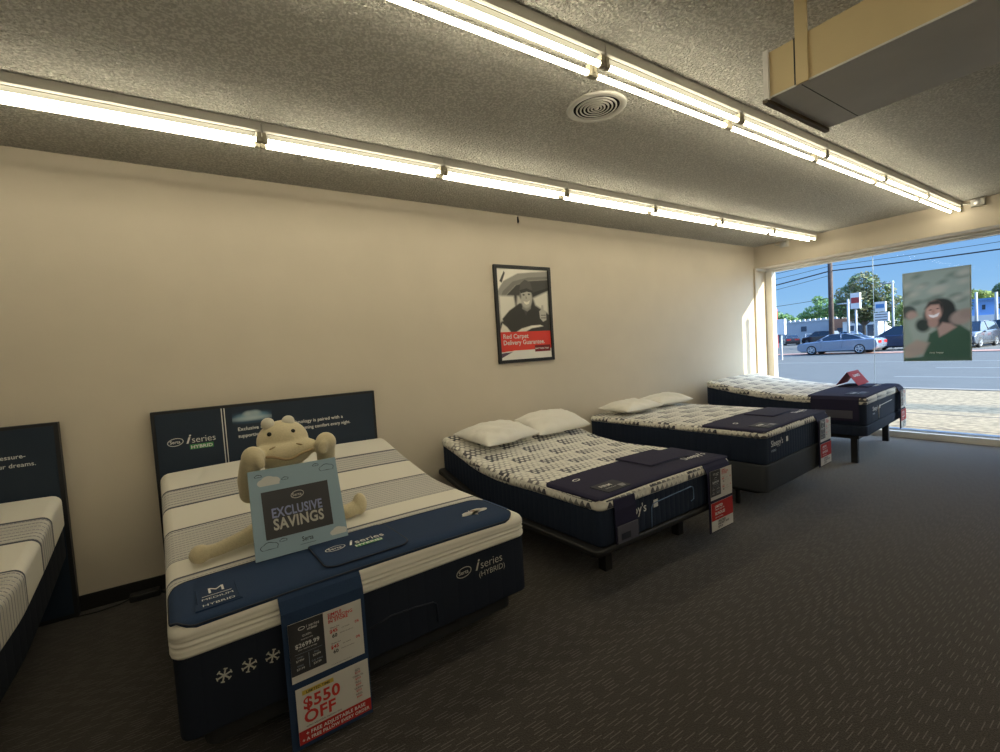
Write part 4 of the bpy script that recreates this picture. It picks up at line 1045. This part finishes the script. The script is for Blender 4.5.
body = [('e', (0, .02, .155), (.150, .115, .170)), ('e', (0, .0, .10), (.165, .13, .10)), ('e', (0, -.02, .34), (.10, .085, .08)),
        ('e', (.0, -.03, .50), (.125, .115, .105)), ('e', (-.005, -.095, .452), (.165, .090, .062), rot('Y', -.06)), ('e', (-.005, -.09, .415), (.12, .078, .045), rot('Y', -.06)),
        ('c', [(-.12, 0, .29), (-.175, -.05, .26), (-.185, -.10, .34), (-.170, -.150, .425)], [.055, .048, .046, .050]),
        ('e', (-.160, -.165, .455), (.052, .05, .056)), ('c', [(-.150, -.20, .46), (-.135, -.205, .425)], [.022, .022]),
        ('c', [(.12, 0, .29), (.175, -.05, .28), (.190, -.10, .36), (.180, -.150, .445)], [.055, .048, .046, .048]),
        ('e', (.180, -.165, .475), (.052, .05, .054)), ('c', [(.160, -.205, .475), (.150, -.205, .445)], [.022, .022]),
        ('c', [(-.09, 0, .065), (-.22, -.06, .05), (-.34, -.11, .042), (-.38, -.12, .044)], [.060, .038, .031, .033]),
        ('e', (-.405, -.125, .046), (.045, .040, .043)),
        ('c', [(.09, 0, .065), (.20, -.02, .05), (.30, -.03, .045), (.345, -.03, .055)], [.060, .044, .040, .042]),
        ('e', (.372, -.03, .072), (.040, .045, .062))]
blend(body, .0065, 5, 'body', PLUSH, pt, (0, 0, 0))
for s in (-1, 1):
    m = MB(); m.ellipsoid((.0+s*.048-.02, -.055, .597), (.032, .029, .031), PLUSH_PALE, 20, 12); e_ = m.build('ear', pt)
    m = MB(); m.ellipsoid((s*.055-.02, -.1225, .552), (.011, .008, .011), BEAD, 14, 8); m.build('eye', pt)
    m = MB(); m.ellipsoid((s*.062-.01, -.165, .488), (.017, .006, .004), PLUSH_TAN, 12, 6, rot('Y', s*.35)); m.build('nostril', pt)
pts = [(-.005+.125*math.cos(a), -.100-.088*math.sin(PI*(a-PI)/PI)**.5 if 0 else 0, 0) for a in ()]
m = MB(); P = []
for k in range(17):
    t = -1+2*k/16; P.append((-.005+.128*t, -.095-.090*math.sqrt(max(0, 1-(t*.80)**2))-.001, .430+.030*t*t-.006*math.cos(t*6)))
m.tube(P, [.002]+[.0065]*15+[.002], PLUSH_TAN, 8); m.build('mouth', pt)

# ------------------------------------------------------------------ outside
GZ = -.13
def ground(name, pts, z, m, lab=None):
    b = MB(); b.prism([(x, y, z-.05) for x, y in pts], (0, 0, .05), m); return struct(b.build(name))
GRAVEL = mat('sunlit sandy gravel', (.27, .205, .125, 1), .9, noise=.4, nscale=9, bump=.4, bscale=60)
ASPH = mat('grey asphalt', (.085, .09, .09, 1), .8, noise=.08, nscale=1.2, bump=.1, bscale=80)
ASPH2 = mat('parking lot asphalt', (.11, .105, .095, 1), .85, noise=.1, nscale=.8)
LINE = mat('white road paint', (.34, .34, .33, 1), .6)
CURB = mat('reddish kerb strip', (.42, .22, .17, 1), .8, noise=.1, nscale=3)
ground('ground_lot', [(8.42, -60), (15.9, -60), (15.9, 70), (8.42, 70)], GZ, GRAVEL)
ground('kerb_near', [(15.9, -60), (16.15, -60), (16.15, 70), (15.9, 70)], GZ+.02, mat('pale concrete kerb', (.24, .22, .19, 1), .8))
ground('road', [(16.15, -60), (27, -60), (41, 26), (47, 70), (16.15, 70)], GZ-.01, ASPH)
ground('verge_strip', [(27.0, -60), (28.2, -60), (42.6, 26), (49, 70), (47, 70), (41, 26)], GZ+.03, CURB)
ground('parking_lot', [(28.2, -60), (260, -60), (260, 260), (60, 260), (49, 70), (42.6, 26)], GZ-.01, ASPH2)
for i, (x, y0, y1, w) in enumerate(((19.9, -60, 1.65, .10), (24.1, -60, 1.58, .12), (28.4, -4, 9.6, .12))):
    b = MB(); b.box(x-w/2, x+w/2, y0, y1, GZ-.01, GZ-.004, LINE); o = struct(b.build('road_marking'))
b = MB(); b.box(11.5, 11.56, -60, 70, GZ-.004, GZ+.002, mat('dark pavement seam', (.12, .10, .08, 1), .9)); b.box(9.9, 9.94, -60, 70, GZ-.004, GZ+.002, MATS['dark pavement seam']); struct(b.build('pavement_seam'))

RUBBER = mat('tyre rubber', (.015, .015, .016, 1), .8); RIM = mat('alloy rim', (.55, .56, .58, 1), .3, .8)
TINT = mat('tinted car glass', (.02, .03, .045, 1), .08, spec=.8)
def paint(name, col): return mat(name, col, .22, .35, spec=.6, coat=.6)
LAMP_R = mat('red tail lamp', (.45, .02, .02, 1), .25); LAMP_W = mat('clear headlamp', (.7, .7, .68, 1), .15)
KINDS_ = {   # lower body outline (x, z), cabin outline; x forward
 'coupe': (5.0, 1.90, [(-2.45, .42), (-2.50, .62), (-2.46, .92), (-2.30, 1.02), (-1.55, 1.03), (.9, .98), (1.9, .90), (2.38, .80), (2.50, .62), (2.46, .36), (2.2, .24), (-2.2, .26)],
           [(-1.75, 1.02), (-.95, 1.35), (-.55, 1.43), (.10, 1.43), (.45, 1.38), (1.20, .97)], 1.47, .36),
 'sedan': (4.7, 1.80, [(-2.30, .40), (-2.35, .65), (-2.30, 1.02), (-1.6, 1.06), (.9, 1.0), (2.0, .86), (2.32, .66), (2.30, .32), (2.1, .22), (-2.1, .24)],
           [(-1.85, 1.05), (-1.15, 1.42), (-.5, 1.48), (.2, 1.46), (1.15, 1.0)], 1.38, .33),
 'suv': (4.6, 1.85, [(-2.25, .42), (-2.30, .70), (-2.25, 1.12), (-1.6, 1.14), (1.0, 1.10), (2.0, 1.0), (2.28, .76), (2.28, .36), (2.1, .28), (-2.1, .30)],
           [(-2.18, 1.13), (-1.95, 1.66), (-1.2, 1.74), (.3, 1.72), (1.15, 1.1)], 1.35, .36)}
def car(name, label, kind, loc, rz, col, cname, group=None):
    L, W, body, cab, wb, wr = KINDS_[kind]; P_ = paint(cname, col)
    r = thing(name, label, 'car', loc, rz, group)
    m = MB(); n = len(body); rings = []
    for y, sx_, dz in ((-W/2, .965, .0), (-W/2+.06, .99, .0), (-W/4, 1.0, .012), (0, 1.005, .02), (W/4, 1.0, .012), (W/2-.06, .99, .0), (W/2, .965, .0)):
        edge_ = abs(y) > W/2-.01
        rings.append([(x*sx_, y, (z-(.05 if (edge_ and z > .8) else 0)+(dz if z > .8 else 0))) for x, z in body])
    vs = [p for q_ in rings for p in q_]; R_ = len(rings)
    m.add(vs, [(i*n+k, i*n+(k+1) % n, (i+1)*n+(k+1) % n, (i+1)*n+k) for i in range(R_-1) for k in range(n)], P_, True)
    m.add(rings[0], [tuple(range(n))], P_); m.add(rings[-1], [tuple(range(n))], P_); m.build('body', r, bevel=.02)
    m = MB(); zb = min(z for _, z in cab)-.02; nb = len(cab); ztop = max(z for _, z in cab)
    def yo(z, s): return s*(W/2-.10-(z-zb)/(ztop-zb)*.20)
    A_ = [(x, yo(z, -1), z) for x, z in cab]; B_ = [(x, yo(z, 1), z) for x, z in cab]
    m.add(A_+B_, [(i, i+1, nb+i+1, nb+i) for i in range(nb-1)]+[tuple(range(nb)), tuple(range(nb, 2*nb))[::-1], (0, nb, 2*nb-1, nb-1)], TINT, False); m.build('windows', r)
    m = MB(); top = [(x, z) for x, z in cab if z > ztop-.12]
    m.add([(x, yo(z, -1)*1.01, z+.012) for x, z in top]+[(x, yo(z, 1)*1.01, z+.012) for x, z in top], [(i, i+1, len(top)+i+1, len(top)+i) for i in range(len(top)-1)], P_, True)
    for s in (-1, 1):
        for xa, za, xb_, zb_ in ((cab[0][0], cab[0][1], cab[1][0], cab[1][1]), (cab[1][0], cab[1][1], cab[2][0], cab[2][1]), (cab[-1][0], cab[-1][1], cab[-2][0], cab[-2][1]), (-.35, 1.0, -.30, ztop-.01)):
            m.tube([(xa, yo(za, s)*1.005, za), (xb_, yo(zb_, s)*1.005, zb_)], .028 if kind != 'coupe' else .035, P_, 6)
        m.tube([(x, yo(z, s), z+.005) for x, z in cab[1:-1]], .022, P_, 6)
    m.build('roof', r)
    for s in (-1, 1):
        for x in (-wb, wb):
            m = MB(); y = s*(W/2-.10)
            m.lathe([(0, -.11), (wr*.85, -.11), (wr, -.07), (wr, .07), (wr*.85, .11), (wr*.66, .112), (wr*.66, .09)], (x, y, wr), RUBBER, 24, 1)
            wh = m.build('wheel', r)
            m = MB(); ys = s*(W/2-.10)+s*.115
            m.lathe([(wr*.68, 0), (wr*.60, 0), (wr*.60, -s*.03)], (x, ys, wr), RIM, 24, 1); m.lathe([(0, 0), (.06, 0), (.06, -s*.03)], (x, ys, wr), RIM, 12, 1)
            for k in range(5):
                a = 2*PI*k/5; m.obox((x+math.cos(a)*wr*.36, ys-s*.006, wr+math.sin(a)*wr*.36), (math.cos(a)*wr*.28, 0, math.sin(a)*wr*.28), (-math.sin(a)*.028, 0, math.cos(a)*.028), (0, .01, 0), RIM)
            m.build('rim', wh)
        m = MB(); m.box(body[1][0]-.0, body[1][0]+.10, s*(W/2-.42)-.26, s*(W/2-.42)+.26, .70, .88, LAMP_R); m.build('tail_lamp', r, bevel=.01)
        m = MB(); m.box(body[-4][0]-.22 if kind == 'coupe' else 2.1, 2.30 if kind != 'coupe' else 2.44, s*(W/2-.35)-.2, s*(W/2-.35)+.2, .60, .74, LAMP_W); m.build('headlamp', r, bevel=.01)
        m = MB(); m.ellipsoid((.80, s*(W/2+.06), 1.04), (.09, .07, .06), P_, 12, 8); m.build('mirror', r)
        m = MB()
        m.tube([(.86, s*(W/2+.001), .42), (.84, s*(W/2+.001), .93)], .006, BLACK, 5); m.tube([(-.40, s*(W/2+.001), .42), (-.50, s*(W/2+.001), .93)], .006, BLACK, 5); m.build('door_seam', r)
    m = MB(); m.box(-2.2, 2.2, -W/2+.08, W/2-.08, .20, .34, BLACK); m.build('underbody', r)
    return r
ZR = GZ-.01; G_ = 'vehicles on the lot across the road'
car('car', 'silver two door sports coupe parked beyond the road, seen from its side', 'coupe', (39.0, 10.25, GZ-.005), PI/2+.02, (.24, .29, .38, 1), 'silver blue car paint')
car('car', 'dark blue car right behind the silver coupe, mostly hidden by the window poster', 'suv', (43.6, 8.0, ZR), PI/2, (.03, .05, .10, 1), 'dark blue car paint')
car('car', 'dark sedan parked farthest left on the far lot', 'sedan', (72.5, 28.6, ZR), .5, (.07, .06, .07, 1), 'charcoal car paint')
car('car', 'white car between the two dark cars on the far lot', 'sedan', (76.5, 27.8, ZR), .5, (.65, .65, .66, 1), 'white car paint')
car('car', 'black square off-roader in front of the long grey building', 'suv', (72.0, 24.6, ZR), 1.2, (.045, .04, .045, 1), 'black brown car paint')
car('car', 'light blue sedan on the far lot left of the utility pole', 'sedan', (74.0, 22.3, ZR), .9, (.35, .52, .70, 1), 'light blue car paint')
car('car', 'dark grey car with red tail lamp just right of the window poster', 'suv', (44.5, 4.6, ZR), -.1+PI, (.06, .07, .09, 1), 'dark grey car paint')
car('car', 'blue grey car at the right edge of the window view', 'suv', (49.5, 3.9, ZR), .9, (.10, .16, .26, 1), 'blue grey car paint')

# wooden pole, wires, lamp posts, signs
WOOD = mat('weathered pole wood', (.095, .070, .060, 1), .9, noise=.2, nscale=4); CONC = mat('pale grey steel post', (.42, .45, .47, 1), .6)
rs_ = thing('added_shade_panel', 'long white panel on two posts, added out of view to shade the gravel', 'sign', (15.7, -11.5, GZ))  # added outside the view to cast the dark strip across the gravel
m = MB(); m.box(-.12, .12, -6.3, 6.3, 2.45, 3.0, mat('white sign face', (.75, .76, .76, 1), .5)); m.build('panel', rs_, bevel=.01)
for y in (-4, 4):
    m = MB(); m.tube([(0, y, .0), (0, y, 2.45)], .07, CONC, 10); m.build('post', rs_)
def pole(name, label, x, y, h, r0, r1, col, arms=(), cat='pole'):
    r = thing(name, label, cat, (x, y, ZR)); m = MB(); m.tube([(0, 0, 0), (0, 0, h)], [r0, r1], col, 12); m.build('post', r)
    for z, ln, ax in arms:
        m = MB(); d = Vector((0, 1, 0)) if ax else Vector((1, 0, 0)); m.tube([Vector((0, 0, z))-d*ln*.15, Vector((0, 0, z))+d*ln], .06, col, 8); m.build('crossarm', r)
    return r
pole('utility_pole', 'tall brown wooden utility pole left of the big tree', 44, 12.65, 11.5, .19, .15, WOOD)
pole('utility_pole', 'slim pale post with short arm right of the big tree', 46.5, 9.34, 5.35, .09, .07, CONC, ((5.2, .7, True),))
pole('utility_pole', 'tall pale post just right of the window poster', 78, 10.6, 5.2, .17, .13, CONC)
pole('utility_pole', 'tall pale post nearest the right end of the window', 78, 8.95, 5.0, .17, .13, CONC)
pole('utility_pole', 'grey post with crossarm between the wooden pole and the big tree', 52, 14.3, 4.6, .12, .1, CONC, ((4.2, .9, True),))
def wire(label, pts, r, n=22):
    m = MB(); P = []
    for i in range(len(pts)-1):
        a, b_ = Vector(pts[i]), Vector(pts[i+1])
        for k in range(n):
            t = k/n; q_ = a.lerp(b_, t); q_.z -= .9*(4*t*(1-t))*(a-b_).length/60; P.append(q_)
    P.append(Vector(pts[-1])); m.tube(P, r, mat('black cable', (.02, .025, .035, 1), .6), 6)
    o = m.build('overhead_wire'); tag(o, label, 'wire', 'overhead wires across the road'); return o
wire('thickest overhead cable crossing the sky above the cars', [(44, 34, 4.9), (44, 12.65, 6.45), (44, -24, 6.9)], .050)
wire('thin wire just above the thickest overhead cable', [(44, 34, 5.9), (44, 12.65, 6.85), (44, -24, 7.6)], .018)
wire('topmost thin wire over the road', [(44, 34, 6.7), (44, 12.65, 7.25), (44, -24, 8.2)], .018)
wire('thin wire sagging just below the thickest cable', [(44, 34, 4.2), (44, 12.65, 6.1)], .018)
wire('lowest wire left of the wooden pole', [(44, 34, 4.2), (44, 12.65, 4.25)], .020)
SG = mat('white sign face', (.75, .76, .76, 1), .5); SR = mat('dark red sign face', (.40, .05, .05, 1), .5); SB = mat('blue sign face', (.10, .25, .50, 1), .5)
s1 = thing('street_sign', 'white box sign with red side panel at the left end of the window view', 'sign', (32, 10.95, ZR))
m = MB(); m.box(-.12, .12, -.28, .24, 1.65, 2.65, SG); m.build('face', s1, bevel=.01)
m = MB(); m.box(-.14, .14, .24, .42, .8, 3.35, SR); m.build('side_panel', s1, bevel=.01)
m = MB(); m.box(-.05, .05, -.05, .05, 0, 1.65, CONC); m.build('post', s1)
s2 = thing('street_sign', 'tall white and red pylon sign in front of the big tree', 'sign', (50, 13.0, ZR))
m = MB(); m.box(-.15, .15, -.36, .36, 3.55, 4.95, SG); m.build('face', s2, bevel=.01)
m = MB(); m.box(-.16, -.15, -.30, .30, 4.05, 4.55, SR); m.build('red_band', s2)
m = MB(); m.tube([(0, 0, 0), (0, 0, 3.55)], .09, CONC, 10); m.build('post', s2)
s3 = thing('street_sign', 'stacked white price board sign right of the tall pylon sign', 'sign', (50, 11.25, ZR))
m = MB(); m.box(-.12, .12, -.42, .34, 3.10, 3.95, SG); m.build('face', s3, bevel=.01)
m = MB(); m.box(-.13, -.12, -.34, .26, 3.40, 3.75, SB); m.build('blue_band', s3)
m = MB(); m.box(-.12, .12, -.62, .42, 2.25, 3.02, SG)
for z in (2.38, 2.62, 2.84): m.box(-.125, -.12, -.52, .32, z-.03, z+.03, BLACK)
m.build('message_board', s3)
m = MB(); m.tube([(0, -.3, 0), (0, -.3, 2.3)], .06, CONC, 8); m.tube([(0, .2, 0), (0, .2, 2.3)], .06, CONC, 8); m.build('post', s3)

# buildings
BW = mat('grey painted block wall', (.42, .45, .48, 1), .8, noise=.04, nscale=1); BB = mat('bright blue metal wall', (.22, .42, .78, 1), .5); BT = mat('white plaster wall', (.72, .72, .70, 1), .7); DKW = mat('dark window glass', (.05, .07, .10, 1), .2); BRICK = mat('orange brown brick', (.42, .20, .12, 1), .85)
g1 = thing('commercial_building', 'long low grey building with pale notched parapet left of the wooden pole', 'building', (92, 33.0, ZR))
m = MB(); m.box(0, 12, -3.7, 7.5, 0, 3.75, BW); m.build('wall', g1)
m = MB()
for k in range(14): m.box(-.1, .3, -3.7+k*.82, -3.25+k*.82, 3.75, 4.05, BT)
m.box(-.1, 12, -3.7, 7.5, 3.6, 3.78, BT); m.build('parapet', g1)
m = MB(); m.box(-.05, 0, 1.8, 2.7, 1.9, 2.8, DKW); m.build('window', g1)
m = MB(); m.box(-.05, 0, 6.2, 7.2, 0, 2.2, DKW); m.build('door', g1)
g2 = thing('commercial_building', 'small white shop with brown gable and dark windows behind the silver coupe', 'building', (86, 26.2, ZR))
m = MB(); m.box(0, 8, -3.6, .9, 0, 3.0, BT); m.build('wall', g2)
m = MB(); m.prism([(-.2, .95, 3.0), (-.2, -3.7, 3.0), (-.2, -3.3, 3.5), (-.2, .5, 3.5)], (8.4, 0, 0), BRICK); m.build('roof', g2)
for k in range(3):
    m = MB(); m.box(-.05, 0, -3.2+k*1.3, -2.3+k*1.3, .6, 2.3, DKW); m.build('window', g2)
g4 = thing('commercial_building', 'narrow orange brick front beside the wooden pole', 'building', (88, 28.2, ZR))
m = MB(); m.box(0, 4, -.7, .9, 0, 3.6, BRICK); m.build('wall', g4)
m = MB(); m.box(-.04, 0, -.4, .4, 0, 2.1, DKW); m.build('door', g4)
g3 = thing('commercial_building', 'bright blue low building with white base at the right end of the view', 'building', (84, 10.6, ZR))
m = MB(); m.box(0, 14, -7, 3.2, 2.5, 4.35, BB); m.build('wall', g3)
m = MB(); m.box(-.3, 14, -7, 3.2, 0, 2.5, BT); m.build('base', g3)
m = MB(); m.prism([(-.4, -7, 4.35), (-.4, 3.3, 4.35), (-.4, 3.3, 4.6), (-.4, -7, 4.6)], (14.6, 0, 0), SB); m.build('roof', g3)
for k in range(3):
    m = MB(); m.box(-.05, 0, -1.0+k*1.3, -.7+k*1.3, 3.2, 3.8, DKW); m.build('window', g3)

# trees
BARK = mat('grey brown bark', (.16, .125, .10, 1), .9, noise=.2, nscale=3)
def leafmat(name, c1, c2):
    m, t, b = new_mat(name); nx = NX(t); v, o = nx.obj(); n = t.nodes.new('ShaderNodeTexNoise'); n.inputs['Scale'].default_value = 1.1; n.inputs['Detail'].default_value = 5
    t.links.new(v, n.inputs['Vector']); t.links.new(nx.mix(smooth_step(nx, n.outputs[0], .38, .62), c1, c2), b.inputs['Base Color']); b.inputs['Roughness'].default_value = .7; return m
LEAF1 = leafmat('olive leaves turning brown', (.10, .17, .05, 1), (.24, .21, .09, 1)); LEAF2 = leafmat('fresh green leaves', (.12, .24, .06, 1), (.22, .34, .09, 1)); LEAF3 = leafmat('dark evergreen leaves', (.045, .10, .04, 1), (.10, .17, .06, 1)); LEAF4 = leafmat('yellow green leaves', (.22, .30, .06, 1), (.34, .36, .09, 1))
def tree(label, x, y, h, blobs, leaf, n, ls, seed, trunk=.22, f=1.0):
    if f != 1: x, y, h, ls, trunk = x*f, (y+4.1)*f-4.1, h*f, ls*f, trunk*f; blobs = [(a*f, b_*f, (c-1.55)*f+1.55, d*f) for a, b_, c, d in blobs]
    rs = random.Random(seed); r = thing('tree', label, 'tree', (x, y, ZR), 0, 'trees beyond the lot')
    m = MB(); m.tube([(0, 0, 0), (.05, .03, h*.3), (.0, -.05, h*.62)], [trunk, trunk*.7, trunk*.4], BARK, 10)
    for bx, by, bz, br in blobs: m.tube([(.03, 0, h*.28+rs.random()*.4), (bx*.5, by*.5, (bz+h*.3)*.55), (bx, by, bz)], [trunk*.45, trunk*.28, .03], BARK, 7)
    m.build('trunk', r)
    m = MB(); vs = []; fs = []; tot = sum(b_[3]**2 for b_ in blobs)
    for bx, by, bz, br in blobs:
        for _ in range(int(n*br**2/tot)):
            d = Vector((rs.gauss(0, 1), rs.gauss(0, 1), rs.gauss(0, 1))).normalized(); rr_ = br*(.45+.62*rs.random()**.6)
            c = Vector((bx, by, bz))+d*rr_; c.z = bz+(c.z-bz)*.85
            a = Vector((rs.gauss(0, 1), rs.gauss(0, 1), rs.gauss(0, 1))).normalized(); b_ = a.orthogonal().normalized(); s = ls*(.6+.8*rs.random())
            k = len(vs); vs += [c-a*s, c+b_*s*.5, c+a*s, c-b_*s*.5]; fs.append((k, k+1, k+2, k+3))
    m.add(vs, fs, leaf); m.build('foliage', r, normals=False)
tree('large olive brown tree behind the silver coupe', 60, 15.7, 6.5, [(0, 0, 6.6, 1.3), (0, 1.3, 5.5, 1.3), (0, -1.4, 5.3, 1.3), (.5, 2.1, 4.0, 1.1), (.5, -2.4, 3.9, 1.1), (-.5, 0, 4.6, 1.5), (0, .6, 3.4, 1.2), (0, -1.0, 3.2, 1.0)], LEAF1, 5200, .17, 1, .2)
tree('bright green tree just left of the wooden pole', 66, 21.6, 4.6, [(0, 0, 4.8, 1.2), (0, 1.4, 4.0, 1.1), (0, -1.5, 4.3, 1.2), (0, 2.5, 3.5, .8), (0, -.5, 3.2, 1.3), (0, .9, 5.6, .6)], LEAF2, 3400, .15, 2, f=1.70)
tree('low green tree behind the white box sign', 70, 29.5, 4.2, [(0, 0, 3.9, 1.2), (0, -1.4, 3.6, 1.0), (0, 1.4, 3.8, 1.1), (0, -2.6, 3.1, .8)], LEAF2, 2600, .15, 3, f=1.50)
tree('yellow green tree between price board and pale post', 56, 10.7, 4.0, [(0, 0, 3.2, 1.1), (0, .9, 2.4, 1.0), (0, -1.0, 2.6, .9), (0, -1.2, 4.0, .8)], LEAF4, 2600, .14, 4)
tree('dark green tree touching the left edge of the window poster', 62, 9.7, 5.0, [(0, 0, 4.6, 1.1), (0, 1.0, 3.6, 1.0), (0, -.6, 3.2, 1.2), (0, .4, 2.2, 1.1)], LEAF3, 2600, .16, 5)
tree('rounded green tree right of the window poster over the blue building', 112, 17.6, 6.6, [(0, 0, 5.9, 1.6), (0, -1.6, 5.6, 1.4), (0, 2.0, 5.5, 1.4)], LEAF4, 2600, .22, 6)
tree('dark evergreen tree at the right end of the window view', 121, 14.6, 8.0, [(0, 0, 7.0, 1.9), (0, -2.4, 7.6, 1.9), (0, 2.0, 6.0, 1.3)], LEAF3, 3000, .22, 7)
tree('distant green tree over the grey building left of the wooden pole', 126, 47.0, 6.2, [(0, 0, 5.0, 1.4), (0, -2.4, 4.8, 1.2), (0, 2.4, 4.9, 1.3)], LEAF3, 2200, .22, 8)
